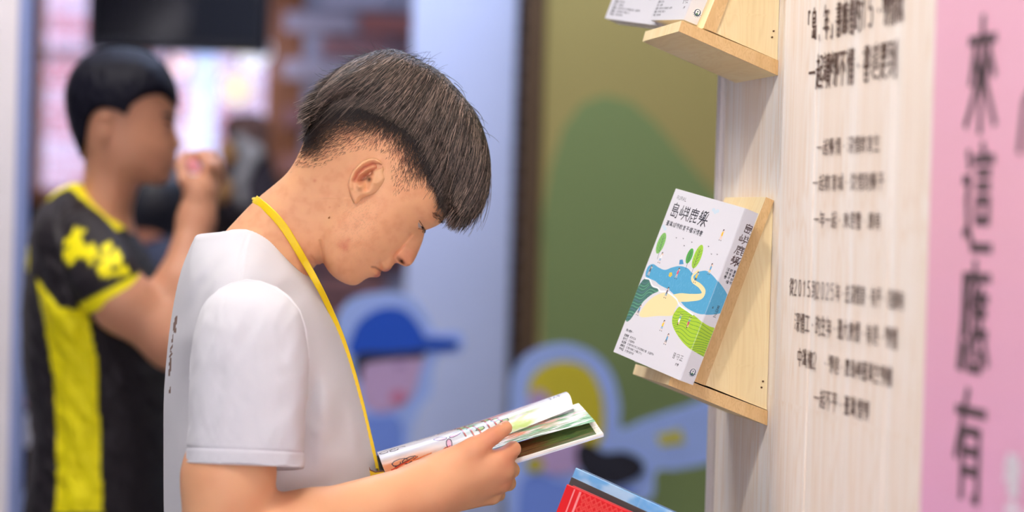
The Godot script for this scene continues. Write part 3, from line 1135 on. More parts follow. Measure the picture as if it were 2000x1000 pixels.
func cover_art() -> StandardMaterial3D:
	var W := 860
	var H := 1024
	var S := W / (1.0 + SPINE / COVER.x)          # pixels across the front cover
	var im := Image.create(W, H, false, Image.FORMAT_RGB8)
	im.fill(rgb(220, 220, 227))
	# p(): from a drawing of the cover as it is seen on the rest to the flat cover
	var p := func(x: float, y: float) -> Vector2:
		var dx := x / 2.0 + 1180.0 - 1320.0
		var dy := y / 2.0 + 350.0 - 368.0
		return Vector2((dx * 327 + dy * 124) / 49026.0 * S, (134 * dy - 42 * dx) / 49026.0 * H)
	var poly := func(a: Array, sub := 5) -> PackedVector2Array:
		var r := PackedVector2Array()
		for k in range(0, a.size(), 2):
			r.append(p.call(a[k], a[k + 1]))
		return smooth_loop(r, sub) if sub > 1 else r
	var lake := rgb(88, 168, 208)
	var sand := rgb(240, 224, 170)
	fill_poly(im, poly.call([168, 352, 190, 338, 215, 352, 240, 360, 268, 350, 300, 344, 330, 352, 352, 372, 380, 362, 408, 362, 440, 392, 462, 430, 472, 470, 466, 490, 430, 515, 380, 524, 330, 505, 300, 478, 260, 440, 220, 420, 200, 405, 175, 395, 160, 385]), lake)
	for k in 420:
		var q: Vector2 = p.call(rng.randf_range(170, 465), rng.randf_range(360, 510))
		var ix := clampi(int(q.x), 0, W - 1)
		var iy := clampi(int(q.y), 0, H - 1)
		if im.get_pixel(ix, iy).b > 0.7 and im.get_pixel(ix, iy).r < 0.5:
			stroke(im, PackedVector2Array([q, q + Vector2(rng.randf_range(-3, 3), 11)]), 1.6, rgb(120, 188, 222))
	# the sandy path and field
	var path := smooth_loop(PackedVector2Array([p.call(372, 360), p.call(350, 380), p.call(352, 400), p.call(378, 418), p.call(392, 440), p.call(380, 458), p.call(340, 464), p.call(300, 466), p.call(270, 474)]), 6, false)
	for k in path.size() - 1:
		stroke(im, PackedVector2Array([path[k], path[k + 1]]), lerpf(16, 62, pow(float(k) / path.size(), 1.5)), sand)
	fill_poly(im, poly.call([190, 470, 230, 450, 262, 455, 292, 480, 280, 515, 270, 535, 210, 540, 150, 548, 138, 535, 160, 500]), sand)
	# hills
	var hill := poly.call([84, 568, 80, 540, 100, 490, 125, 440, 150, 402, 172, 398, 186, 425, 205, 430, 214, 444, 190, 456, 160, 480, 140, 505, 118, 535, 100, 560]) as PackedVector2Array
	fill_poly(im, hill, rgb(72, 118, 108))
	for k in 15:
		var l := PackedVector2Array()
		for s in 26:
			var x := 84.0 + s * 5.4
			var y := 430.0 + k * 11.0 - s * 1.6 + sin(s * 0.55 + k * 0.35) * 8.0
			var q: Vector2 = p.call(x, y)
			if Geometry2D.is_point_in_polygon(q, hill):
				l.append(q)
			elif l.size() > 1:
				break
		stroke(im, l, 4.5, rgb(112, 176, 140) if k % 3 else rgb(96, 128, 140))
	var mound := poly.call([300, 500, 320, 512, 345, 522, 370, 540, 400, 562, 440, 570, 470, 572, 420, 668, 395, 684, 360, 668, 320, 640, 290, 605, 272, 570, 272, 540, 285, 515]) as PackedVector2Array
	fill_poly(im, mound, rgb(172, 208, 60))
	for k in 16:
		var l := PackedVector2Array()
		for s in 46:
			var x := 268.0 + s * 4.6
			var y := 505.0 + k * 12.0 + s * 0.9 + sin(s * 0.2 + k * 0.5) * 9.0 + sin(s * 0.43 + k * 0.2) * 4.0
			var q: Vector2 = p.call(x, y)
			if Geometry2D.is_point_in_polygon(q, mound):
				l.append(q)
			elif l.size() > 1:
				break
		stroke(im, l, 2.6, rgb(84, 150, 70))
	# white edging between lake and hills
	stroke(im, smooth_loop(PackedVector2Array([p.call(160, 396), p.call(178, 400), p.call(190, 424), p.call(212, 432), p.call(222, 444), p.call(250, 446), p.call(285, 470), p.call(300, 495), p.call(330, 514), p.call(352, 528)]), 5, false), 9.0, rgb(245, 245, 247))
	# trees: leaf, trunk and veins
	for t in [[222, 255, 34, 62, 208, 318, rgb(132, 190, 104)], [337, 304, 26, 44, 322, 355, rgb(92, 176, 84)], [368, 306, 34, 68, 342, 380, rgb(160, 206, 70)]]:
		var a: Vector2 = p.call(t[0], t[1])
		var f: Vector2 = p.call(t[4], t[5])
		blob(im, a, Vector2(t[2] * 1.15, t[3] * 1.05), t[6], 0.0)
		stroke(im, PackedVector2Array([a - Vector2(0, t[3] * 0.7), f]), 3.0, rgb(58, 62, 84))
		for k in 5:
			var y = a.y - t[3] * 0.5 + k * t[3] * 0.28
			for s in [-1.0, 1.0]:
				stroke(im, PackedVector2Array([Vector2(lerpf(a.x, f.x, 0.1 * k), y + 10), Vector2(a.x + s * t[2] * 0.7, y - 8)]), 1.8, rgb(70, 110, 80))
	# clouds
	for q in [[430, 125], [445, 130], [436, 134], [232, 188], [238, 198]]:
		blob(im, p.call(q[0], q[1]), Vector2(17, 11), rgb(202, 220, 232))
	# swallows
	for q in [[283, 235], [311, 238], [345, 252], [315, 266], [410, 268], [421, 297], [443, 298]]:
		var a: Vector2 = p.call(q[0], q[1])
		stroke(im, PackedVector2Array([a + Vector2(-5, -5), a, a + Vector2(5, -4)]), 3.2, rgb(50, 54, 66))
	# small children: place, shirt, legs, hat or hair
	for q in [[462, 222, rgb(242, 192, 40), rgb(236, 196, 168)], [222, 312, rgb(238, 238, 240), rgb(100, 160, 200)], [178, 365, rgb(80, 90, 110), rgb(236, 196, 168)], [290, 372, rgb(226, 80, 120), rgb(236, 196, 168)], [364, 385, rgb(240, 196, 48), rgb(50, 50, 60)], [418, 352, rgb(92, 160, 206), rgb(238, 190, 60)], [248, 448, rgb(112, 108, 120), rgb(88, 160, 204)], [136, 520, rgb(80, 150, 196), rgb(84, 76, 84)], [233, 575, rgb(240, 196, 44), rgb(86, 160, 204)], [250, 625, rgb(92, 160, 204), rgb(56, 54, 66)], [300, 548, rgb(240, 240, 242), rgb(96, 170, 206)], [335, 558, rgb(214, 76, 112), rgb(96, 170, 206)]]:
		var a: Vector2 = p.call(q[0], q[1])
		var fl := -1.0 if q[1] > 540 and q[1] < 562 and q[0] > 290 else 1.0
		blob(im, a + Vector2(0, -26 * fl), Vector2(7, 8), rgb(62, 48, 54))
		blob(im, a + Vector2(2, -23 * fl), Vector2(5, 5), rgb(240, 204, 178))
		fill_poly(im, PackedVector2Array([a + Vector2(-7, -17 * fl), a + Vector2(7, -17 * fl), a + Vector2(8, 8 * fl), a + Vector2(-8, 8 * fl)]), q[2])
		stroke(im, PackedVector2Array([a + Vector2(7, -14 * fl), a + Vector2(15, -24 * fl)]), 3.5, rgb(240, 204, 178))
		stroke(im, PackedVector2Array([a + Vector2(-7, -14 * fl), a + Vector2(-13, -2 * fl)]), 3.5, rgb(240, 204, 178))
		stroke(im, PackedVector2Array([a + Vector2(-4, 7 * fl), a + Vector2(-7, 20 * fl)]), 6.0, q[3])
		stroke(im, PackedVector2Array([a + Vector2(4, 7 * fl), a + Vector2(6, 20 * fl)]), 6.0, q[3])
		stroke(im, PackedVector2Array([a + Vector2(-7, 20 * fl), a + Vector2(-9, 30 * fl)]), 4.0, rgb(240, 204, 178))
		stroke(im, PackedVector2Array([a + Vector2(6, 20 * fl), a + Vector2(8, 30 * fl)]), 4.0, rgb(240, 204, 178))
		blob(im, a + Vector2(-9, 32 * fl), Vector2(4, 2.5), rgb(44, 44, 54))
		blob(im, a + Vector2(9, 32 * fl), Vector2(4, 2.5), rgb(44, 44, 54))
	fill_poly(im, PackedVector2Array([p.call(298, 320), p.call(310, 318), p.call(314, 336), p.call(296, 338)]), rgb(80, 150, 200))       # kite
	for k in 5:
		var a: Vector2 = p.call(262, 378)
		blob(im, a + Vector2(cos(k * 1.257) * 11, sin(k * 1.257) * 9), Vector2(8, 6), rgb(238, 196, 50))                                   # a yellow dog
	# lettering
	var dark := rgb(44, 46, 58)
	var title := "島嶼鹿樂"
	for k in 4:
		ink_img(im, title[k], Vector2(S * (0.045 + 0.140 * k), H * 0.078), Vector2(S * 0.122, H * 0.088), 6.6, dark)
		ink_img(im, title[k], Vector2(S * 1.045, H * (0.072 + 0.063 * k)), Vector2(S * 0.104, H * 0.054), 5.0, rgb(66, 44, 48))
	var sub := "臺灣城鄉教育平權深情書"
	for k in 11:
		ink_img(im, sub[k], Vector2(S * (0.052 + 0.0492 * k), H * 0.188), Vector2(S * 0.041, H * 0.029), 2.9, dark)
		ink_img(im, sub[k], Vector2(S * (1.105 - 0.034 * (k / 4)), H * (0.335 + 0.0215 * (k % 4))), Vector2(S * 0.026, H * 0.0175), 1.9, dark)
	var rural := {"R": "aqaagaiciggiai hiiq", "U": "aaakcqgqikia", "A": "aqeaiq bkhk", "L": "aaaqiq"}
	for k in 5:
		for s in String(rural["RURAL"[k]]).split(" "):
			var l := PackedVector2Array()
			for j in range(0, s.length() - 1, 2):
				l.append(Vector2(S * (0.066 + 0.03 * k) + (s.unicode_at(j) - 97) * S * 0.0021, H * 0.036 + (s.unicode_at(j + 1) - 97) * H * 0.00125))
			stroke(im, l, 2.6, rgb(90, 90, 100))
	var rows := ["深心情書一", "曾書情 教育生年", "曾大工 主編情年", "島正樂 主情大學中育正這深情應主權 主編鄉年", "鹿樂生 主情大學教工大權正大人", "平年正 主情大學中年"]
	for r in 6:
		for k in rows[r].length():
			ink_img(im, rows[r][k], Vector2(S * (0.062 + 0.0225 * k), H * (0.858 + 0.0205 * r) - (10.0 if r == 0 else 0.0)), Vector2(S * 0.019, H * 0.0135), 2.2 if k < 3 else 1.3, dark)
	for k in 3:
		ink_img(im, "曾守正"[k], Vector2(S * (0.80 + 0.052 * k), H * 0.870), Vector2(S * 0.043, H * 0.031), 2.3, dark)
		ink_img(im, "曾守正"[k], Vector2(S * 1.075, H * (0.545 + 0.024 * k)), Vector2(S * 0.03, H * 0.021), 1.9, dark)
	ink_img(im, "主", Vector2(S * 0.875, H * 0.92), Vector2(S * 0.02, H * 0.014), 1.5, dark)
	ink_img(im, "書", Vector2(S * 0.9, H * 0.92), Vector2(S * 0.02, H * 0.014), 1.5, dark)
	ink_img(im, "主", Vector2(S * 1.035, H * 0.56), Vector2(S * 0.016, H * 0.011), 1.3, dark)
	# round emblem at the foot of the spine
	var e := Vector2(S * 1.085, H * 0.935)
	blob(im, e, Vector2(29, 29), rgb(226, 228, 232))
	blob(im, e, Vector2(21, 21), rgb(52, 72, 104))
	blob(im, e + Vector2(0, -2), Vector2(14, 16), rgb(238, 240, 242))
	blob(im, e + Vector2(0, 8), Vector2(8, 6), rgb(70, 120, 90))
	blob(im, e + Vector2(0, -6), Vector2(4, 5), rgb(52, 72, 104))
	for k in 7:
		blob(im, e + Vector2(cos(0.3 + k * 0.42) * 25, sin(0.3 + k * 0.42) * 25), Vector2(2.4, 2.4), rgb(70, 90, 100))
	var m := mat(Color.WHITE, 0.42, 0.4)
	m.albedo_texture = ImageTexture.create_from_image(im)
	return m

# A paperback: its cover's top left corner at the origin, x across the cover, y up, z out of the cover; thickness to -z.
func paperback(called: String, label: String, art: Material, size: Vector2, spine: float, group := "") -> Node3D:
	var t := thing(called, label, "book", Vector3.ZERO, group)
	var fr := size.x / (size.x + spine)
	var b := MB.new()
	var x1 := size.x
	var y0 := -size.y
	var rr := 0.0012
	face(b, [Vector3(0, 0, 0), Vector3(x1 - rr, 0, 0), Vector3(x1 - rr, y0, 0), Vector3(0, y0, 0)], Vector3(0, 0, 1), Color.WHITE, [Vector2(0, 0), Vector2(fr, 0), Vector2(fr, 1), Vector2(0, 1)])
	face(b, [Vector3(x1 - rr, 0, 0), Vector3(x1, 0, -rr), Vector3(x1, y0, -rr), Vector3(x1 - rr, y0, 0)], Vector3(0.7, 0, 0.7), Color.WHITE, [Vector2(fr, 0), Vector2(fr + 0.003, 0), Vector2(fr + 0.003, 1), Vector2(fr, 1)])
	face(b, [Vector3(x1, 0, -rr), Vector3(x1, 0, -spine), Vector3(x1, y0, -spine), Vector3(x1, y0, -rr)], Vector3(1, 0, 0), Color.WHITE, [Vector2(fr + 0.003, 0), Vector2(1, 0), Vector2(1, 1), Vector2(fr + 0.003, 1)])
	face(b, [Vector3(x1 - 0.0004, 0, -0.0004), Vector3(0, 0, -0.0004), Vector3(0, y0, -0.0004), Vector3(x1 - 0.0004, y0, -0.0004)], Vector3(0, 0, -1))
	put("front_cover", commit(b), art, t)
	put("back_cover", cbox(Vector3(x1, size.y, 0.0005), 0.0001), mat(rgb(240, 240, 242), 0.5), t, Vector3(x1 / 2, y0 / 2, -spine + 0.0003))
	put("pages", cbox(Vector3(x1 - 0.002, size.y - 0.001, spine - 0.0016), 0.0003), mat(rgb(232, 226, 214), 0.8), t, Vector3(x1 / 2 - 0.0006, y0 / 2, -spine / 2))
	return t

func build_books(up: float) -> void:
	var art := cover_art()
	# the front book, turned a little towards the camera
	var wv := Vector3(134, -42, 0)
	var place := func(tl: Vector2, depth: float, ux: Vector2, uy: Vector2, size: Vector2) -> Transform3D:
		var k := F / depth
		var ex := Vector3(ux.x / k / size.x, -ux.y / k / size.x, 0)
		ex.z = sqrt(maxf(1.0 - ex.length_squared(), 0.0))
		var ey := Vector3(-uy.x / k / size.y, uy.y / k / size.y, 0)
		ey.z = 0.0
		ey = (ey - ex * ey.dot(ex)).normalized()
		var b := Basis(ex, ey, ex.cross(ey))
		return Transform3D(CB * b, at(tl.x, tl.y, depth))
	var book := paperback("paperback_book", "white illustrated paperback on the middle book rest, blue lake and trees on its cover", art, COVER, SPINE, "white illustrated paperbacks")
	book.transform = place.call(Vector2(1320, 368), 2.545, Vector2(113, 43.5), Vector2(-124, 325), COVER)
	# the one behind it lies flat on the rest
	var rest := get_node("book_rest") as Node3D
	var slope := (on_end(1496, 385, 0.0) - on_end(1353, 744, 0.0)).normalized()
	var out := Vector2(slope.y, -slope.x)
	if out.x < 0:
		out = -out
	var ey := DT.basis * Vector3(0, slope.y, slope.x)
	var ez := DT.basis * Vector3(0, out.y, out.x)
	var ex := ey.cross(ez)
	var foot := on_end(1311, 731, 0.0)
	var edge := on_end(1353, 744, 0.0)
	var copies := [
		["white paperback lying flat behind the front book on the middle book rest", -0.012, 0.0, -0.005],
		["white illustrated paperback nearest on the top book rest, emblem on its spine", up, 0.004, -0.005],
	]
	for c in copies:
		var q: Node3D = book.duplicate()
		q.name = numbered("paperback_book")
		add_child(q)
		q.set_meta("label", c[0])
		var o := edge + slope * (COVER.y + 0.001) + out * (SPINE + 0.0015)
		q.transform = Transform3D(Basis(ex, ey, ez), DT * Vector3(-0.004 + c[3], o.y, o.x) - ex * COVER.x)
		if c[1] > 0.0:
			q.transform = place.call(Vector2(1388, -272), 2.61, Vector2(48, 24), Vector2(-124, 328), COVER)
		else:
			q.position -= ex * 0.03
	var q2: Node3D = book.duplicate()
	q2.name = numbered("paperback_book")
	add_child(q2)
	q2.set_meta("label", "white paperback at the far end of the top book rest, behind the nearer one")
	q2.transform = place.call(Vector2(1294, -262), 2.73, Vector2(98, 37), Vector2(-124, 327), COVER)
	# hardbacks on the lowest rest
	var red := thing("red_hardback", "red hardback with a pressed diamond pattern at the bottom of the frame", "book")
	red.transform = place.call(Vector2(1107, 945), 2.42, Vector2(290, 112), Vector2(-120, 318), Vector2(0.21, 0.20))
	put("cover_board", cbox(Vector3(0.21, 0.28, 0.003), 0.0008), mat(rgb(226, 36, 42), 0.25), red, Vector3(0.105, -0.14, -0.0015))
	put("back_board", cbox(Vector3(0.21, 0.28, 0.003), 0.0008), mat(rgb(200, 30, 38), 0.3), red, Vector3(0.105, -0.14, -0.0155))
	put("pages", cbox(Vector3(0.2, 0.272, 0.011), 0.0004), mat(rgb(235, 228, 215), 0.8), red, Vector3(0.102, -0.14, -0.0085))
	var pat := MB.new()
	for r in 3:
		for k in 26:
			var c := Vector3(0.026 + 0.0072 * k + (0.0036 if r % 2 else 0.0), -0.0065 - r * 0.0072, 0.0)
			var rad := [0.0042, 0.0028]
			for ring in 2:
				for s in 4:
					var a0 := TAU * s / 4.0
					var a1 := TAU * (s + 1) / 4.0
					var o0 := Vector3(cos(a0) * rad[ring], sin(a0) * rad[ring] * 1.2, 0.0004)
					var o1 := Vector3(cos(a1) * rad[ring], sin(a1) * rad[ring] * 1.2, 0.0004)
					var wdt := 0.82
					face(pat, [c + o0, c + o1, c + Vector3(o1.x * wdt, o1.y * wdt, 0.0004), c + Vector3(o0.x * wdt, o0.y * wdt, 0.0004)], Vector3(0, 0, 1))
	var pr := put("pressed_pattern", commit(pat), mat(rgb(244, 92, 84), 0.3), red)
	pr.set_meta("kind", "stuff")
	for x in [0.012, 0.02]:
		put("foil_line", cbox(Vector3(0.0016 if x < 0.015 else 0.0026, 0.276, 0.0006), 0.0001), mat(rgb(250, 150, 150), 0.2), red, Vector3(x, -0.14, 0.0002))
	var blue := thing("blue_hardback", "blue and white hardback standing behind the red one at the bottom of the frame", "book")
	blue.transform = place.call(Vector2(1124, 913), 2.455, Vector2(310, 122), Vector2(-120, 318), Vector2(0.235, 0.20))
	var bim := Image.create(256, 256, false, Image.FORMAT_RGB8)
	var nn := noise(31, 0.02, 3)
	for y in 256:
		for x in 256:
			var v := nn.get_noise_2d(x, y * 1.6) * 0.5 + 0.5
			var c := rgb(112, 172, 226).lerp(rgb(172, 206, 236), smoothstep(0.35, 0.7, v + (0.25 if x > 40 and x < 150 else -0.05)))
			bim.set_pixel(x, y, c)
	var bmat := mat(Color.WHITE, 0.25)
	bmat.albedo_texture = ImageTexture.create_from_image(bim)
	bmat.uv1_triplanar = true
	bmat.uv1_scale = Vector3.ONE * 4.0
	bmat.uv1_offset = Vector3(0.1, 0.3, 0.2)
	put("cover_board", cbox(Vector3(0.235, 0.29, 0.003), 0.0008), bmat, blue, Vector3(0.1175, -0.145, -0.0015))
	put("dark_band", cbox(Vector3(0.235, 0.14, 0.0006), 0.0002), mat(rgb(84, 76, 76), 0.3), blue, Vector3(0.1175, -0.0118 - 0.07, 0.0002))
	put("back_board", cbox(Vector3(0.235, 0.29, 0.003), 0.0008), mat(rgb(80, 110, 150), 0.3), blue, Vector3(0.1175, -0.145, -0.0155))
	put("pages", cbox(Vector3(0.225, 0.282, 0.011), 0.0004), mat(rgb(150, 140, 135), 0.8), blue, Vector3(0.1145, -0.145, -0.0085))

# ------------------------------------------------------------------ the reading boy
const HEAD := [400, 560, 405, 490, 441, 452, 466, 425, 493, 397, 516, 377, 543, 355, 561, 338, 575, 318, 586, 296, 597, 268, 605, 240, 616, 214, 634, 188, 662, 158, 700, 134, 745, 120, 790, 124, 835, 147, 873, 182, 902, 224, 917, 270, 920, 318, 911, 362, 896, 393, 880, 414, 868, 427, 862, 435, 851, 442, 839, 447, 830, 450.5, 828.5, 458, 826, 468, 822, 480, 817, 492, 812, 503, 807, 512, 801, 518, 793, 520.5, 785, 518, 778, 514.5, 772, 514, 767, 519, 763, 525.5, 757, 529.5, 750, 530.5, 745.5, 529, 743.5, 533, 743, 537.5, 737, 541.5, 728, 541.5, 720, 542.5, 711, 547, 703, 553, 694, 557, 682, 556.5, 668, 551, 655, 543, 645, 533.5, 638, 523.5, 631, 513, 625, 516.5, 617, 518, 608, 532, 602, 560, 595, 620, 500, 650, 430, 630]
const HEAD_Z := [
	[770, 250, 125, 95], [680, 230, 114, 90], [860, 250, 100, 90], [740, 170, 108, 95], [830, 190, 94, 90], [640, 280, 98, 70], [700, 320, 116, 90], [760, 330, 122, 90], [840, 320, 104, 80], [880, 370, 82, 60], [905, 330, 84, 70], [610, 260, 96, 70], [660, 180, 100, 80], [790, 135, 90, 90], [890, 220, 84, 80],
	[720, 350, 112, 80], [790, 420, 100, 60], [820, 385, 98, 60], [824, 442, 55, 30], [850, 428, 58, 28], [740, 450, 108, 70], [700, 430, 112, 70], [660, 468, 104, 45], [690, 510, 88, 45], [700, 545, 56, 38], [720, 527, 66, 35], [740, 520, 56, 26], [755, 522, 42, 16], [770, 500, 54, 20], [785, 497, 42, 15], [800, 505, 34, 14], [812, 475, 30, 14], [824, 457, 24, 14], [780, 465, 74, 45], [805, 448, 66, 30], [745, 490, 86, 50], [762, 512, 46, 16], [735, 537, 44, 16], [650, 525, 80, 30],
	[620, 400, 92, 75], [560, 400, 90, 70], [600, 460, 88, 60], [618, 495, 74, 34], [540, 450, 100, 75], [480, 450, 104, 70], [560, 520, 118, 60], [500, 540, 150, 60], [650, 390, 100, 80], [640, 340, 96, 75], [580, 360, 84, 60], [450, 480, 104, 60], [430, 620, 130, 60], [590, 600, 120, 40]]
const HAIR := [597, 270, 603, 246, 607, 222, 616, 196, 636, 166, 664, 136, 694, 115, 730, 101, 765, 96, 795, 104, 820, 119, 845, 131, 873, 152, 903, 185, 928, 218, 946, 258, 957, 302, 959, 340, 955, 376, 945, 403, 930, 423, 914, 434, 901, 438, 888, 433, 876, 408, 868, 382, 862, 358, 853, 316, 834, 275, 807, 246, 770, 226, 728, 208, 685, 205, 648, 211, 622, 236, 607, 260]
const FADE_LOW := [556, 345, 571, 322, 607, 326, 630, 326, 654, 309, 685, 296, 722, 292, 748, 297, 763, 318, 767, 350, 769, 382, 787, 373, 821, 366, 847, 376, 866, 396]
const FADE_TOP := [598, 262, 618, 218, 675, 204, 718, 206, 760, 224, 797, 245, 823, 274, 843, 314, 852, 361, 866, 393, 880, 425]
var reader_at: Vector3
var head_grid: Dictionary
var hair_grid: Dictionary

func q3(px: float, py: float, z: float) -> Vector3:        # a joint of the reader: z metres nearer than his middle
	return at(px, py, DB - z) - reader_at

func skin_mat() -> StandardMaterial3D:
	var m := vmat(0.5, 0.42)
	var t := NoiseTexture2D.new()
	t.noise = noise(11, 0.08, 4)
	t.seamless = true
	t.as_normal_map = true
	t.bump_strength = 2.0
	m.normal_enabled = true
	m.normal_texture = t
	m.normal_scale = 0.16
	m.uv1_triplanar = true
	m.uv1_scale = Vector3.ONE * 14.0
	m.subsurf_scatter_enabled = true
	m.subsurf_scatter_strength = 0.12
	return m

func build_reader() -> void:
	reader_at = at(490, 500, DB)
	reader_at.y = 0.0
	var person := thing("person", "boy in a white T-shirt with a yellow lanyard, bent over an open picture book", "person", reader_at)
	var base_skin := lin(240, 179, 134)
	var red := lin(216, 122, 96)
	var stub := lin(150, 112, 92)
	var hairc := lin(26, 22, 21)
	var low := inward(pts(FADE_LOW), 108)
	var top := inward(pts(FADE_TOP), 108)
	var zone := PackedVector2Array(low)
	for k in range(top.size() - 1, -1, -1):
		zone.append(top[k])
	var fine := noise(3, 0.35, 3)
	var broad := noise(8, 0.03, 3)
	var spots := [[627, 357, 3.0, 0.7], [681, 483, 8.0, 0.85], [670, 480, 6.0, 0.5], [689, 469, 5.0, 0.55], [676, 472, 7.0, 0.4], [735, 448, 5.0, 0.4], [742, 455, 4.0, 0.3], [783, 448, 5.0, 0.3], [744, 466, 4.0, 0.3], [652, 407, 2.0, 0.7], [671, 405, 1.6, 0.7], [660, 445, 2.5, 0.4], [665, 452, 2.0, 0.4], [684, 452, 2.0, 0.35], [700, 425, 2.0, 0.2], [713, 462, 2.0, 0.3]]
	var lips := pts([763, 527, 752, 531, 744, 531, 741, 537, 734, 541.5])
	var mouth := pts([730, 521, 736, 522, 741, 526, 746, 530])
	var alar := pts([806, 458, 797, 470, 786, 483, 775, 493, 770, 501, 771, 509])
	var jaw_fold := inward(pts([627, 470, 629, 484, 631, 505, 631, 514]), 60)
	var fold2 := pts([613, 500, 619, 508, 627, 511])
	var naso := pts([770, 496, 757, 508, 744, 514])
	var jawline := inward(pts([690, 400, 668, 430, 648, 470, 640, 510]), 90)
	var lid := pts([815, 434, 823, 427, 838, 437])
	var bump := func(p: Vector2, s: float) -> float:
		var z := 0.0
		if p.x > 700 and p.y > 400:
			z -= 5.0 * bell(line_dist(p, mouth) / 2.6)
			z += 2.5 * bell(p.distance_to(Vector2(754, 524)) / 6.0)
			z += 3.0 * bell(p.distance_to(Vector2(738, 535)) / 5.0)
			z -= 7.0 * bell(line_dist(p, alar) / 3.6)
			z += 7.0 * bell(((p - Vector2(788, 496)) * Vector2(1.0, 1.0)).length() / 9.0)
			z -= 24.0 * bell(((p - Vector2(785.5, 510)).rotated(-0.75) * Vector2(0.15, 0.32)).length())
			z -= 4.0 * bell(line_dist(p, naso) / 6.0)
			z -= 2.0 * bell(line_dist(p, lid) / 2.0)
			z += 4.0 * bell(p.distance_to(Vector2(846, 437)) / 8.0)
			z += 3.0 * bell(p.distance_to(Vector2(806, 452)) / 12.0)
		elif p.y > 380:
			z -= 4.5 * bell(line_dist(p, jaw_fold) / 2.0)
			z -= 3.0 * bell(line_dist(p, fold2) / 2.5)
		if p.y > 390 and p.x < 720 and p.x > 600:
			var d := line_dist(p, jawline)
			z += 4.0 * bell((d - 4.0) / 14.0) * (1.0 if p.x > 640 else 0.0)
			z -= 5.0 * bell(p.distance_to(Vector2(655, 415)) / 22.0)
		return z
	var col := func(p: Vector2, z: float) -> Color:
		var c := base_skin
		var v := broad.get_noise_2d(p.x, p.y)
		c = c.lerp(lin(244, 186, 136), clampf(v * 0.8, 0, 0.5)).lerp(lin(228, 157, 116), clampf(-v * 0.9, 0, 0.5))
		if p.y > 380:
			for s in spots:
				var d := p.distance_to(Vector2(s[0], s[1])) / float(s[2])
				if d < 2.5:
					c = c.lerp(red, float(s[3]) * bell(d) * (0.75 + 0.5 * fine.get_noise_2d(p.x, p.y)))
			if p.x > 715:
				c = c.lerp(lin(204, 116, 100), 0.9 * bell(line_dist(p, lips) / 4.0))
				c = c.lerp(lin(120, 60, 52), 0.7 * bell(line_dist(p, mouth) / 1.6))  # crease shade between the lips put into the colour
				c = c.lerp(lin(36, 16, 12), bell(((p - Vector2(785.5, 510)).rotated(-0.75) * Vector2(0.14, 0.3)).length()))  # nostril shade put into the skin colour
				c = c.lerp(lin(222, 138, 108), 0.5 * bell(p.distance_to(Vector2(795, 500)) / 22.0))
			var beard := bell(p.distance_to(Vector2(715, 420)) / 36.0) * 0.5 + bell(p.distance_to(Vector2(695, 470)) / 40.0) * 0.22
			if beard > 0.02 and fposmod(sin(p.x * 12.9898 + p.y * 78.233) * 437.585, 1.0) > 0.8:
				c = c.lerp(stub, beard * 0.42)
		elif spots[0][0]:
			c = c.lerp(red, 0.6 * bell(p.distance_to(Vector2(623, 356)) / 3.4))
		if Geometry2D.is_point_in_polygon(p, zone):
			var dl := line_dist(p, low)
			var du := line_dist(p, top)
			var t := dl / (dl + du + 0.01)
			var grain := fine.get_noise_2d(p.x * 1.4 - p.y * 0.4, p.y * 0.8 + p.x * 0.3)
			t *= lerpf(1.25, 0.8, smoothstep(700.0, 790.0, p.x))
			c = c.lerp(hairc, clampf(smoothstep(0.1, 1.05, t) * 0.95 * (0.85 + grain * 0.9), 0.0, 0.96))
		elif p.y < 420 and (line_dist(p, top) < 9.0 or Geometry2D.is_point_in_polygon(p, pts(HAIR))):
			c = hairc
		return c
	var body := MB.new()
	head_grid = relief(body, pts(HEAD), HEAD_Z, DB, 1.8, 3, reader_at, bump, col)
	build_ear(body, base_skin)
	build_arms(body, base_skin)
	put("body", commit(body), skin_mat(), person)
	# eye, lashes, eyebrow
	var eb := MB.new()
	var lean_eye := func(p: Vector2) -> float:
		return relief_z(head_grid, Vector2(minf(p.x, 825.0), p.y)) - 2.6
	relief(eb, pts([818.5, 434, 821, 433.5, 825, 440, 829, 447, 824, 447.4, 817.8, 446, 817.4, 440]), [[819, 440, 3.6, 5], [823, 442, 3.6, 5], [827, 446, 3.4, 4], [820, 435, 3.4, 4]], DB, 0.5, 4, reader_at, null, func(p, _z): return lin(190, 180, 180).lerp(lin(44, 30, 26), smoothstep(823.5, 825.5, p.x - (p.y - 442.0) * 0.12)), lean_eye, false)
	put("eyeball", commit(eb), vmat(0.15), person)
	var lash := MB.new()
	for q in [[819, 431, 825, 440, 831, 450], [817, 446.5, 823, 447.5, 830, 449.5], [829, 449, 829.5, 452, 828, 456], [827, 448, 826.5, 452, 825.5, 454], [830, 449, 831, 451, 830, 455]]:
		var l := []
		for k in 3:
			var p := Vector2(q[k * 2], q[k * 2 + 1])
			l.append(q3(p.x, p.y, (maxf(relief_z(head_grid, p), relief_z(head_grid, p + Vector2(-4, -1))) + 1.5) * DB / F))
		tube(lash, l, 0.00038, 5)
	put("eyelashes", commit(lash), mat(rgb(70, 46, 38), 0.6), person)
	var brow := MB.new()
	for k in 85:
		var t := rng.randf()
		var p := Vector2(lerpf(846, 866, t), lerpf(419, 431, t) + rng.randf_range(-6.0, 5.0))
		if k > 66:
			p = Vector2(860, 433) + Vector2(rng.randf_range(-4, 3), rng.randf_range(-1, 1))
		hair_strand(brow, head_grid, p, Vector2(0.75, 0.55).rotated(rng.randf_range(-0.5, 0.3)), rng.randf_range(4, 7), 0.8, 0.28, lin(70, 52, 44), 0.6, 0.0)
	put("eyebrow", commit(brow), vmat(0.5, 0.3), person).set_meta("kind", "stuff")
	build_hair(person, zone, low, top)
	build_shirt(person)
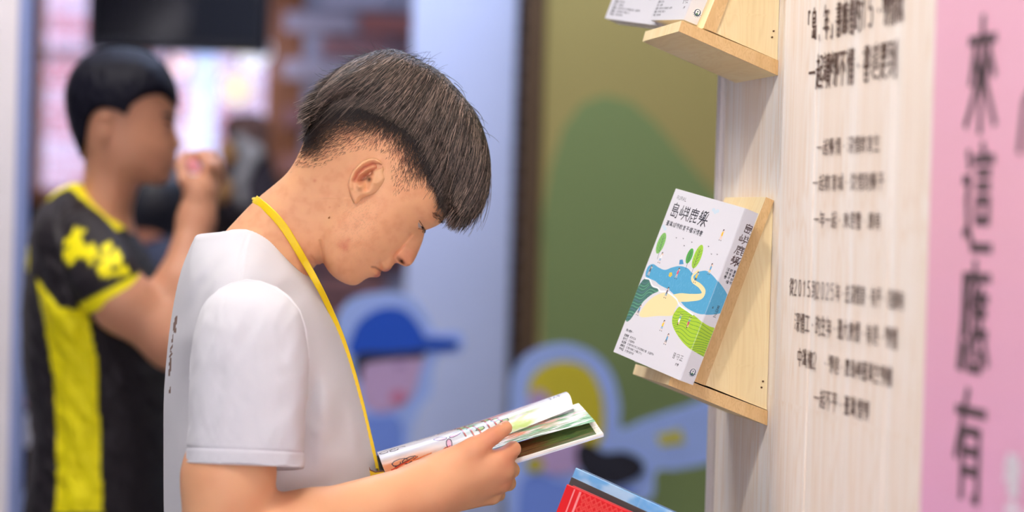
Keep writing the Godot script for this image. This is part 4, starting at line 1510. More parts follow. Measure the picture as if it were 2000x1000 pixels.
	build_lower_body(person, reader_at, DB, at(520, 500, DB).x - reader_at.x, rgb(40, 44, 58))
	build_lanyard()
	build_picture_book()

func build_ear(b: MB, base: Color) -> void:
	var poly := inward(pts([753, 340, 752, 327, 747, 314, 737, 307, 725, 307, 712, 312, 700, 322, 690, 334, 683, 348, 680, 362, 683, 376, 687, 388, 692, 398, 699, 397, 705, 390, 713, 385, 725, 381, 738, 374, 749, 362, 755, 350]), 112)
	var rim := inward(pts([749, 330, 744, 318, 734, 312, 723, 313, 711, 318, 700, 328, 691, 340, 687, 353, 688, 367]), 112)
	var anti := inward(pts([734, 325, 719, 333, 705, 344, 699, 356, 703, 368]), 112)
	var scapha := inward(pts([744, 325, 729, 320, 713, 327, 700, 339, 694, 353]), 112)
	var fossa := inward(pts([743, 325, 733, 330, 727, 333]), 112)
	var concha := inward(pts([704, 352, 713, 344, 722, 339]), 112)
	var bowl := inward(pts([712, 350, 716, 360, 715, 368]), 112)
	var knob := inward(pts([721.5, 351, 731, 358, 705, 366]), 112)
	var canal := knob[0]
	var tragus := knob[1]
	var lump := knob[2]
	var bump := func(p: Vector2, _s: float) -> float:
		var z := 4.5 * bell(line_dist(p, rim) / 4.0)
		z += 4.0 * bell(line_dist(p, anti) / 4.5)
		z -= 6.0 * bell(line_dist(p, scapha) / 3.0)
		z -= 6.0 * bell(line_dist(p, fossa) / 3.5)
		z -= 14.0 * bell(line_dist(p, concha) / 6.5)
		z -= 10.0 * bell(line_dist(p, bowl) / 6.0)
		z -= 10.0 * bell(p.distance_to(canal) / 5.0)
		z += 6.0 * bell(p.distance_to(tragus) / 7.0)
		z += 6.0 * bell(p.distance_to(lump) / 6.0)
		return z
	var lean := func(p: Vector2) -> float:
		return 105.0 + 14.0 * smoothstep(757.0, 690.0, p.x) - 6.0 * smoothstep(380.0, 400.0, p.y)
	var col := func(p: Vector2, _z: float) -> Color:
		var c := base.lerp(lin(246, 190, 142), 0.4)
		c = c.lerp(lin(206, 118, 92), 0.75 * bell(line_dist(p, scapha) / 4.0) + 0.5 * bell(line_dist(p, fossa) / 4.0))
		c = c.lerp(lin(190, 108, 84), 0.7 * bell(line_dist(p, concha) / 7.0))  # redder skin of the hollow, its shade mixed in
		return c.lerp(lin(70, 34, 24), 0.85 * bell(p.distance_to(canal) / 4.5))  # shade of the ear canal put into the colour
	var shape := [[750, 350, 18, 9], [690, 350, 17, 5], [720, 315, 17, 6], [720, 345, 18, 7], [694, 390, 15, 5], [720, 378, 17, 10], [742, 366, 18, 14]]
	relief(b, poly, shape, DB, 1.0, 4, reader_at, bump, col, lean)

func hair_strand(b: MB, grid: Dictionary, p: Vector2, d: Vector2, length: float, lift: float, rad: float, c: Color, taper := 0.25, curl := 0.0, steps := 3, up_end := 0.0) -> void:
	# a thin three-sided hair that follows the surface of grid from p along d
	var k := DB / F
	var line := []
	var q := p
	var dir := d
	var z := relief_z(grid, q)
	if z < -100.0:
		return
	z = maxf(z, 0.0)
	for s in steps + 1:
		var t := float(s) / steps
		var zz := relief_z(grid, q)
		if grid == hair_grid:
			zz = maxf(zz, relief_z(head_grid, q) + 1.5)
		z = maxf(zz, 0.0) if zz > -100.0 else maxf(z - 2.0, 0.0)
		line.append(at(q.x, q.y, DB) - reader_at + CB.z * ((z + lift * (0.4 + 0.6 * t) + up_end * t * t) * k))
		q += dir * (length / steps)
		dir = dir.rotated(curl / steps)
	var s0 := b.v.size()
	var n := line.size()
	for s in n:
		var f: Vector3 = (line[mini(s + 1, n - 1)] - line[maxi(s - 1, 0)])
		var side := f.cross(CB.z).normalized()
		var r := rad * k * lerpf(1.0, taper, float(s) / (n - 1))
		var w := side.cross(f).normalized()
		for j in 3:
			var o = side * [-0.87, 0.87, 0.0][j] + w * [-0.5, -0.5, 1.0][j] * signf(w.dot(CB.z))
			b.v.append(line[s] + o * r)
			b.n.append(o)
			b.c.append(c)
	for s in n - 1:
		for j in 3:
			var a := s0 + s * 3 + j
			var e := s0 + s * 3 + (j + 1) % 3
			b.i.append_array([a, e, a + 3, e, e + 3, a + 3])

func flow(p: Vector2) -> Vector2:       # which way the long hair lies
	var xs := [590.0, 660.0, 720.0, 780.0, 830.0, 870.0, 910.0, 960.0]
	var an := [150.0, 146.0, 140.0, 131.0, 121.0, 111.0, 101.0, 92.0]
	var a: float = an[7]
	for k in 7:
		if p.x < xs[k + 1]:
			a = lerpf(an[k], an[k + 1], clampf((p.x - xs[k]) / (xs[k + 1] - xs[k]), 0, 1))
			break
	if p.y > 300:
		a += (p.y - 300) * 0.2 * smoothstep(850, 905, p.x)
	return Vector2.from_angle(deg_to_rad(a))

func build_hair(person: Node3D, zone: PackedVector2Array, low: PackedVector2Array, top: PackedVector2Array) -> void:
	var base := MB.new()
	var ctrl := []
	for q in HEAD_Z:
		if q[1] < 400 and q[0] > 590:
			ctrl.append([q[0], q[1], q[2] + 9.0, 26.0])
	for q in [[930, 300, 84, 40], [920, 400, 60, 24], [945, 350, 60, 30], [880, 400, 92, 14], [750, 110, 70, 60], [690, 140, 90, 50], [840, 330, 110, 14], [800, 255, 122, 14], [720, 214, 117, 14], [660, 212, 104, 14], [620, 230, 98, 14], [855, 370, 100, 12]]:
		ctrl.append(q)
	var clump := noise(21, 0.05, 3)
	var bump := func(p: Vector2, _s: float) -> float:
		var d := flow(p)
		var u := p.dot(Vector2(-d.y, d.x))
		var w := p.dot(d)
		return clump.get_noise_2d(u * 2.6, w * 0.35) * 7.0
	var col := func(_p: Vector2, _z: float) -> Color:
		return lin(58, 49, 45)
	hair_grid = relief(base, pts(HAIR), ctrl, DB, 3.0, 4, reader_at, bump, col)
	var cap := put("hair", commit(base), vmat(0.45, 0.4), person)
	# long strands
	var hp := smooth_loop(pts(HAIR), 3)
	var long_ := MB.new()
	var n := 0
	var tint := noise(4, 0.09, 2)
	while n < 10500:
		var p := Vector2(rng.randf_range(598, 960), rng.randf_range(94, 425))
		if n % 2 and p.y > 175.0 + 0.35 * absf(p.x - 780.0):
			continue
		if not Geometry2D.is_point_in_polygon(p, hp):
			continue
		n += 1
		var d := flow(p).rotated(rng.randfn(0.0, 0.085) + clump.get_noise_2d(p.x * 1.5, p.y * 1.5) * 0.4)
		var u := p.dot(Vector2(-d.y, d.x))
		var t := clampf(0.42 + tint.get_noise_2d(u * 3.0, p.dot(d) * 0.3) * 0.9 + rng.randf_range(-0.25, 0.25), 0.0, 1.0)
		var c := lin(42, 36, 33).lerp(lin(204, 178, 160), t * t)  # pale strands carry the sheen of the hair in their colour
		# follow the lie of the hair down to the cut line
		var over := 4.0 + 12.0 * maxf(clump.get_noise_2d(u * 5.0, 40.0), 0.0) + rng.randf() * 7.0
		var most := rng.randf_range(60, 230) if n % 3 else rng.randf_range(30, 60)
		var q := p
		var L := 0.0
		while L < most:
			q += flow(q) * 10.0
			L += 10.0
			if not Geometry2D.is_point_in_polygon(q, hp):
				L += over
				break
		var turn := wrapf(flow(q).angle() - d.angle(), -PI, PI)
		hair_strand(long_, hair_grid, p, d, L, rng.randf_range(0.5, 6.5), rng.randf_range(0.45, 0.85), c, 0.3, turn + rng.randfn(0.0, 0.1), clampi(int(L / 13.0), 3, 14))
	# raised tufts on the crown, tips of the fringe, and loose hairs
	for q in [[700, 126, 2.62, 56], [728, 112, 2.78, 62], [757, 104, 2.92, 60], [782, 107, 3.02, 56], [670, 146, 2.55, 50], [797, 112, -0.35, 24], [812, 122, -0.5, 28], [826, 131, -0.6, 24], [848, 144, 0.5, 52], [880, 172, 0.72, 52], [912, 206, 0.95, 52], [935, 246, 1.15, 50]]:
		for k in (10 if q[3] < 30 else (26 if q[0] < 790 else 11)):
			var p := Vector2(q[0], q[1]) + Vector2(rng.randfn(0, 9), rng.randfn(0, 6))
			hair_strand(long_, hair_grid, p, Vector2.from_angle(q[2] + rng.randfn(0, 0.22)), q[3] * rng.randf_range(0.5, 1.1), 3.0, 0.8, lin(40, 34, 31).lerp(lin(96, 82, 70), rng.randf() * 0.7), 0.3, rng.randfn(0.5 if q[0] < 840 else 0.95, 0.4), 6)
	for k in 420:
		var t := rng.randf()
		var p := Vector2(lerpf(852, 940, t), lerpf(372, 408, t) + rng.randf_range(-22, 4) + 14.0 * sin(t * PI))
		hair_strand(long_, hair_grid, p, flow(p).rotated(rng.randfn(-0.12, 0.16)), rng.randf_range(18, 40), 2.0, 0.8, lin(26, 22, 21).lerp(lin(66, 56, 50), rng.randf() * 0.6), 0.15, rng.randfn(0.1, 0.2), 5)
	for k in 70:
		var a := rng.randf_range(0.02, 0.42)
		var p: Vector2 = hp[int(a * hp.size())]
		var inward := (Vector2(770, 270) - p).normalized()
		hair_strand(long_, hair_grid, p + inward * 5.0, (-inward).rotated(rng.randfn(0.9, 0.5) * (1 if p.x > 740 else -1)), rng.randf_range(14, 46), 1.0, 0.45, lin(52, 44, 40), 0.4, rng.randfn(0.7, 0.5) * (1 if p.x > 740 else -1), 6)
	var ls := put("long_strands", commit(long_), hair_mat(), cap)
	ls.set_meta("kind", "stuff")
	# clipped hair of the sides and nape
	var short := MB.new()
	n = 0
	while n < 7500:
		var p := Vector2(rng.randf_range(556, 872), rng.randf_range(204, 402))
		if not (Geometry2D.is_point_in_polygon(p, zone) or line_dist(p, top) < 9.0):
			continue
		var dl := line_dist(p, low)
		var du := line_dist(p, top)
		var t := dl / (dl + du + 0.01)
		if rng.randf() > 0.1 + 0.7 * t * t:
			continue
		n += 1
		var a := lerpf(2.62, 1.75, smoothstep(660, 830, p.x)) + rng.randfn(0.0, 0.2)
		hair_strand(short, head_grid, p, Vector2.from_angle(a), lerpf(5.0, 13.0, t) * rng.randf_range(0.7, 1.2), 1.2 + 3.0 * t, lerpf(0.24, 0.7, t), lin(134, 100, 80).lerp(lin(44, 37, 34), smoothstep(0.15, 0.85, t + rng.randf_range(-0.2, 0.2))), 0.3, 0.0, 2)
	var sh := put("clipped_hair", commit(short), hair_mat(), cap)
	sh.set_meta("kind", "stuff")

func hair_mat() -> StandardMaterial3D:
	return vmat(0.38, 0.5)

func build_arms(b: MB, base: Color) -> void:
	var blotch := noise(12, 9.0, 3)
	var knuck := [q3(999, 898, 0.115), q3(1002, 876, 0.095), q3(962, 850, 0.115), q3(995, 950, 0.09)]
	var col := func(p: Vector3, n: Vector3) -> Color:
		var v := blotch.get_noise_3dv(p)
		var c := base.lerp(lin(244, 188, 142), clampf(v, 0, 0.5)).lerp(lin(228, 156, 116), clampf(-v * 1.1, 0, 0.55))
		for q in knuck:
			c = c.lerp(lin(214, 122, 92), 0.5 * bell(p.distance_to(q) / 0.014))
		return c
	var bones := [
		[q3(470, 790, 0.208), q3(446, 930, 0.212), 0.042, 0.0465], [q3(446, 930, 0.212), q3(428, 1078, 0.215), 0.0465, 0.043],
		[q3(432, 1078, 0.21), q3(600, 1041, 0.195), 0.042, 0.0435], [q3(600, 1041, 0.195), q3(838, 951, 0.115), 0.0435, 0.0285],
		# the back of the hand
		[q3(838, 951, 0.115), q3(880, 928, 0.112), 0.0285, 0.02, 0.02], [q3(872, 925, 0.112), q3(976, 898, 0.102), 0.021, 0.0118, 0.010], [q3(872, 940, 0.108), q3(983, 917, 0.094), 0.022, 0.0125, 0.014],
		[q3(868, 958, 0.10), q3(978, 941, 0.08), 0.02, 0.0125, 0.014], [q3(862, 974, 0.09), q3(960, 966, 0.062), 0.019, 0.0115, 0.014],
		# thumb along the page
		[q3(866, 916, 0.11), q3(926, 876, 0.114), 0.019, 0.0135, 0.012], [q3(926, 876, 0.114), q3(963, 852, 0.11), 0.0122, 0.0098, 0.004], [q3(963, 852, 0.11), q3(987, 836, 0.102), 0.0100, 0.0082, 0.002],
		# fingers bent round the underside of the book
		[q3(976, 897, 0.102), q3(1002, 877, 0.086), 0.0112, 0.0090, 0.004], [q3(1002, 877, 0.086), q3(998, 889, 0.050), 0.0088, 0.008, 0.003], [q3(998, 889, 0.050), q3(984, 894, 0.028), 0.008, 0.007, 0.003],
		[q3(983, 917, 0.094), q3(1000, 918, 0.062), 0.0118, 0.0088, 0.005], [q3(1000, 918, 0.062), q3(990, 913, 0.032), 0.0088, 0.0078, 0.003], [q3(990, 913, 0.032), q3(976, 910, 0.014), 0.0078, 0.007, 0.003],
		[q3(978, 941, 0.08), q3(993, 944, 0.050), 0.0118, 0.0086, 0.005], [q3(993, 944, 0.050), q3(982, 934, 0.024), 0.0086, 0.0075, 0.003], [q3(982, 934, 0.024), q3(968, 926, 0.01), 0.0075, 0.0068, 0.003],
		[q3(960, 966, 0.062), q3(974, 966, 0.038), 0.0105, 0.0076, 0.005], [q3(974, 966, 0.038), q3(962, 954, 0.018), 0.0076, 0.0066, 0.003], [q3(962, 954, 0.018), q3(950, 946, 0.008), 0.0066, 0.006, 0.003],
	]
	nets(b, bones, 0.0032, 0.022, col)
	var farb := [
		[q3(470, 790, -0.205), q3(446, 930, -0.2), 0.042, 0.0455], [q3(446, 930, -0.2), q3(440, 1090, -0.2), 0.0455, 0.042], [q3(440, 1090, -0.2), q3(600, 1060, -0.17), 0.042, 0.042], [q3(600, 1060, -0.17), q3(800, 985, -0.09), 0.042, 0.027],
		[q3(800, 985, -0.09), q3(880, 950, -0.075), 0.026, 0.018, 0.014], [q3(880, 950, -0.075), q3(905, 938, -0.055), 0.012, 0.009, 0.006], [q3(880, 955, -0.07), q3(900, 950, -0.04), 0.012, 0.009, 0.006], [q3(872, 962, -0.07), q3(890, 962, -0.035), 0.011, 0.008, 0.006], [q3(862, 968, -0.07), q3(878, 972, -0.035), 0.011, 0.008, 0.006], [q3(838, 960, -0.08), q3(872, 930, -0.06), 0.013, 0.009, 0.006]]
	nets(b, farb, 0.008, 0.02, col)

func build_shirt(person: Node3D) -> void:
	var poly := pts([388, 458, 410, 455, 439, 452, 462, 448, 484, 446, 510, 451, 538, 466, 565, 493, 592, 524, 612, 546, 627, 566, 644, 596, 662, 636, 682, 690, 700, 750, 715, 808, 728, 862, 740, 915, 748, 980, 752, 1080, 750, 1200, 744, 1296, 600, 1304, 480, 1304, 340, 1296, 326, 1180, 323, 1010, 322, 880, 322, 780, 327, 700, 335, 630, 345, 572, 357, 524, 373, 484, 380, 470])
	var ctrl := [[392, 462, 64, 9], [439, 458, 106, 7], [483, 452, 124, 7], [510, 458, 126, 7], [538, 473, 122, 7], [565, 500, 114, 7], [592, 531, 100, 8], [612, 552, 84, 10],
		[385, 500, 100, 26], [410, 500, 150, 20], [440, 500, 190, 20], [483, 495, 214, 18], [530, 510, 214, 18], [570, 545, 200, 18], [483, 545, 272, 30], [430, 560, 240, 60], [540, 570, 262, 30], [590, 600, 215, 40], [622, 592, 134, 26],
		[375, 620, 160, 60], [345, 700, 122, 60], [420, 650, 262, 60], [600, 680, 222, 70], [650, 680, 160, 50], [680, 760, 150, 50], [342, 850, 128, 60], [400, 850, 210, 80], [600, 850, 226, 80], [680, 880, 160, 60], [715, 930, 124, 50], [500, 750, 268, 80], [500, 950, 255, 80], [350, 1000, 140, 60], [700, 1050, 160, 60], [500, 1250, 240, 80], [360, 1250, 150, 60], [680, 1250, 150, 60]]
	var ridges := [      # line, height, width: seams stand up, folds roll
		[inward(pts([484, 447, 482, 480, 484, 515, 484, 548]), 190), 2.5, 2.5], [inward(pts([478, 452, 476, 500, 478, 548]), 190), -2.5, 3.0],
		[inward(pts([440, 468, 410, 500, 384, 545, 366, 610]), 190), 7.0, 10.0], [inward(pts([470, 476, 430, 520, 400, 560, 380, 620]), 190), -6.0, 10.0], [inward(pts([392, 476, 372, 520, 356, 580]), 190), 4.0, 7.0], [inward(pts([460, 500, 430, 545, 404, 590]), 190), 5.0, 8.0],
		[inward(pts([346, 800, 348, 900, 346, 1000]), 190), 5.0, 8.0],
		[inward(pts([606, 690, 612, 760, 606, 830]), 190), -10.0, 10.0], [inward(pts([604, 806, 620, 840, 644, 872]), 190), 7.0, 9.0], [inward(pts([612, 800, 632, 830, 650, 850]), 190), -5.0, 8.0], [inward(pts([640, 720, 636, 800, 628, 880, 630, 960]), 190), 6.0, 12.0], [inward(pts([670, 770, 690, 830, 700, 900]), 190), 5.0, 12.0], [inward(pts([655, 760, 668, 830, 676, 910]), 190), -5.0, 11.0], [inward(pts([600, 900, 640, 890, 690, 920]), 190), 5.0, 12.0],
		[inward(pts([600, 600, 630, 640, 650, 700]), 190), 4.0, 14.0], [inward(pts([520, 925, 530, 965, 538, 990]), 190), 5.0, 5.0]]
	var bump := func(p: Vector2, s: float) -> float:
		var z := 0.0
		for r in ridges:
			var l: PackedVector2Array = r[0]
			if p.x < l[0].x - 110 and p.x < l[l.size() - 1].x - 110:
				continue
			z += (2.1 if l[0].x > 590.0 else 1.25) * float(r[1]) * bell(line_dist(p, l) / (float(r[2]) * (1.4 if float(r[2]) > 4.0 else 1.0))) * smoothstep(0.0, 70.0 if float(r[2]) > 4.0 else 20.0, minf(p.distance_to(l[0]), p.distance_to(l[l.size() - 1])))
		if p.y < 560:
			z += 2.5 * bell((s - 12.0) / 3.0) * (1.0 if p.x < 615 and p.x > 388 else 0.0)      # the neck band's seam
		return z
	var brown := lin(116, 74, 54)
	var prints := [inward(pts([345, 622, 342, 634, 343, 646]), 100), inward(pts([338, 655, 336, 668]), 100), inward(pts([337, 676, 331, 684, 336, 690, 330, 698, 335, 706, 329, 712]), 100), inward(pts([334, 700, 331, 722, 329, 732]), 100), inward(pts([335, 716, 331, 728]), 100), inward(pts([334, 756, 333, 766]), 100)]
	var wd := [5.0, 2.2, 2.4, 2.8, 2.2, 2.2]
	var white := lin(224, 223, 227)
	var col := func(p: Vector2, _z: float) -> Color:
		if p.x < 385 and p.y > 605 and p.y < 775:
			for k in prints.size():
				if line_dist(p, prints[k]) < wd[k]:
					return brown
		return white
	var b := MB.new()
	var grid := relief(b, poly, ctrl, DB, 3.2, 4, reader_at, bump, col)
	shirt_grid = grid
	for sgn in [1.0, -1.0]:
		var rows := []
		var tab := [[547, 478, 497, 8, 0.158], [551, 462, 514, 26, 0.162], [557, 446, 530, 44, 0.168], [567, 428, 548, 62, 0.176], [582, 408, 568, 78, 0.184], [604, 393, 585, 88, 0.19], [640, 382, 597, 96, 0.197], [690, 375, 602, 100, 0.203], [740, 372, 601, 101, 0.207], [790, 370, 599, 100, 0.21], [840, 367, 597, 98, 0.213], [872, 364, 595, 97, 0.214], [882, 363, 594.5, 98, 0.214], [896, 362, 594, 98, 0.214], [905, 362, 594, 98, 0.214], [908, 363, 593, 96, 0.214], [906, 366, 590, 93, 0.214], [890, 367, 589, 92, 0.214], [850, 370, 588, 92, 0.212]]
		var crease := noise(15, 0.012, 3)
		# more rows between
		for q in tab.size() - 1:
			var sub := 6 if q < 14 else 2
			for s in sub:
				var t := float(s) / sub
				var r := []
				for k in 5:
					r.append(cubic_interpolate(tab[q][k], tab[q + 1][k], tab[maxi(q - 1, 0)][k], tab[q + 2 if q < 13 else q + 1][k], t) if q < 14 else lerpf(tab[q][k], tab[q + 1][k], t))
				rows.append(r)
		rows.append(tab[tab.size() - 1])
		var pg := []
		for ri in rows.size():
			var r: Array = rows[ri]
			var line := []
			var outer := ri < 84
			var dz: float = DB - float(r[4]) * sgn
			var k := dz / F
			for a in 96:
				var th := TAU * a / 96.0
				var ct := cos(th)
				var st := sin(th)
				var x: float = (r[1] + r[2]) / 2.0 + (r[2] - r[1]) / 2.0 * signf(ct) * pow(absf(ct), 0.86)
				var z: float = r[3] * signf(st) * pow(absf(st), 0.9)
				var hem: float = smoothstep(700.0, 900.0, r[0])
				var y: float = r[0] + hem * (-9.0 * maxf(st, 0.0) + 20.0 * maxf(-st, 0.0) + 5.0 * ct)
				var push := 0.0
				if outer:
					push += crease.get_noise_2d(x * 1.6 + y * 0.5, y * 0.55) * 5.0 * smoothstep(547, 640, y)
					push -= 3.0 * bell((float(r[0]) - 878.0) / 2.5)
					push -= 1.5 * bell((x - 448.0 - (y - 560.0) * -0.02) / 2.0) * (1.0 if st > 0.0 else 0.0)
				line.append(at(x + ct * push, y, dz) - reader_at + CB.z * ((z + st * push) * k * sgn))
			pg.append(line)
		var before := b.n.size()
		sheet(b, pg, func(_r, _k): return white, true)
		if sgn > 0.0:
			for j in range(before, b.n.size()):
				pass
	var m := vmat(0.85, 0.3)
	m.rim_enabled = true
	m.rim = 0.25
	m.subsurf_scatter_enabled = false
	var t := NoiseTexture2D.new()
	t.noise = noise(41, 0.25, 2)
	t.seamless = true
	t.as_normal_map = true
	t.bump_strength = 3.0
	m.normal_enabled = true
	m.normal_texture = t
	m.normal_scale = 0.12
	m.uv1_triplanar = true
	m.uv1_scale = Vector3.ONE * 9.0
	put("t_shirt", commit(b), m, person)
	# the ribbed neck band's seam and the sleeve's hem are stitched
	var st := MB.new()
	var cap := []
	for q in [[372, 742], [374, 700], [381, 655], [393, 612], [410, 584], [430, 566], [452, 555], [482, 548], [508, 551], [540, 563], [566, 583], [585, 608], [597, 645], [602, 700]]:
		var p := Vector2(q[0], q[1])
		cap.append(q3(p.x, p.y, (maxf(relief_z(grid, p), lerpf(262.0, 325.0, clampf(absf(p.x - 485.0) / 90.0, 0.0, 1.0))) + 3.0) * DB / F))
	tube(st, cap, 0.0016, 6)
	put("armhole_seam", commit(st), mat(rgb(240, 239, 242), 0.85), person)

var shirt_grid: Dictionary

func build_lower_body(person: Node3D, o: Vector3, _d: float, cx: float, cloth: Color) -> void:
	var b := MB.new()
	var s := MB.new()
	for z in [0.1, -0.1]:
		nets(b, [[Vector3(cx, 0.90, z * 0.7), Vector3(cx, 0.82, z), 0.1, 0.1], [Vector3(cx, 0.82, z), Vector3(cx + 0.02, 0.48, z), 0.095, 0.075], [Vector3(cx + 0.02, 0.48, z), Vector3(cx - 0.01, 0.10, z), 0.072, 0.062]], 0.016, 0.05)
		nets(s, [[Vector3(cx - 0.04, 0.045, z), Vector3(cx + 0.15, 0.035, z), 0.043, 0.034], [Vector3(cx - 0.02, 0.10, z), Vector3(cx - 0.01, 0.05, z), 0.045, 0.045]], 0.010, 0.03)
	put("trousers", commit(b), mat(cloth, 0.85), person)
	put("shoes", commit(s), mat(rgb(210, 210, 212), 0.6), person)

func build_lanyard() -> void:
	var l := thing("lanyard", "flat yellow lanyard hanging round the neck of the reading boy", "lanyard", reader_at)
	var path := smooth_loop(pts([497, 388, 507, 396, 522, 408, 540, 426, 558, 449, 576, 478, 594, 509, 612, 540, 630, 574, 648, 612, 666, 654, 682, 700, 695, 744, 707, 790, 717, 832, 727, 874, 736, 915]), 4, false)
	var b := MB.new()
	var line := []
	var rad := []
	for k in path.size():
		var p := path[k]
		var t := float(k) / (path.size() - 1)
		var z := 0.0
		if p.y < 545:
			z = maxf(relief_z(head_grid, p), relief_z(head_grid, p + Vector2(3, 3)))
			z = maxf(z, relief_z(shirt_grid, p)) + 3.0
			z = maxf(z, 2.0)
		else:
			z = lerpf(96.0, 34.0, smoothstep(545.0, 640.0, p.y))
		line.append([p, z, lerpf(8.0, 4.6, smoothstep(0.2, 0.75, t))])
	# even out the depth
	for pass_ in 6:
		for k in range(1, line.size() - 1):
			line[k][1] = maxf(line[k][1], (line[k - 1][1] + line[k + 1][1]) / 2.0)
	var rows := []
	for k in line.size():
		var p: Vector2 = line[k][0]
		var q: Vector2 = line[maxi(k - 1, 0)][0]
		var r: Vector2 = line[mini(k + 1, line.size() - 1)][0]
		var d := (r - q).normalized()
		var e := Vector2(-d.y, d.x) * float(line[k][2])
		var row := []
		for a in 10:
			var th := TAU * a / 10
			var w := p + e * (signf(cos(th)) * pow(absf(cos(th)), 0.35))
			row.append(q3(w.x, w.y, (float(line[k][1]) + sin(th) * 2.0) * DB / F))
		rows.append(row)
	sheet(b, rows, null, true)
	put("strap", commit(b), mat(rgb(250, 214, 10), 0.45, 0.5), l)
	# round the nape and down the far side
	var back := []
	for q in [[499, 391, 0.0], [497, 388, -0.012], [505, 398, -0.045], [540, 428, -0.066], [590, 505, -0.066], [640, 600, -0.04], [700, 770, -0.02], [738, 925, 0.012]]:
		back.append(q3(q[0], q[1], q[2]))
	var bb := MB.new()
	tube(bb, back, 0.0035, 8, Color.WHITE, 0.5)
	put("strap_far_side", commit(bb), mat(rgb(244, 208, 12), 0.5), l)
	var tagp := MB.new()
	prism(PackedVector2Array([Vector2(0, 0), Vector2(0.010, 0.001), Vector2(0.012, -0.02), Vector2(0.004, -0.05), Vector2(-0.006, -0.05), Vector2(-0.012, -0.012), Vector2(-0.009, 0.012), Vector2(-0.006, 0.002)]), -0.001, 0.001, Color.WHITE, tagp)
	put("badge", commit(tagp), mat(rgb(250, 206, 30), 0.4), l, q3(733, 922, 0.045), CB)
	var edge := MB.new()
	var el := []
	for q in [[-0.0125, -0.012], [-0.0095, 0.0125], [-0.0062, 0.0025], [0.0, 0.0], [0.010, 0.0012]]:
		el.append(Vector3(q[0], q[1], 0.0005))
	tube(edge, el, 0.0009, 6)
	put("badge_outline", commit(edge), mat(rgb(122, 70, 40), 0.6), l, q3(733, 922, 0.045), CB)
	var clip := MB.new()
	nets(clip, [[q3(746, 930, 0.03), q3(752, 938, 0.03), 0.0035, 0.0035]], 0.0012, 0.002)
	var cm := mat(rgb(210, 214, 220), 0.2)
	cm.metallic = 0.9
	put("metal_clip", commit(clip), cm, l)

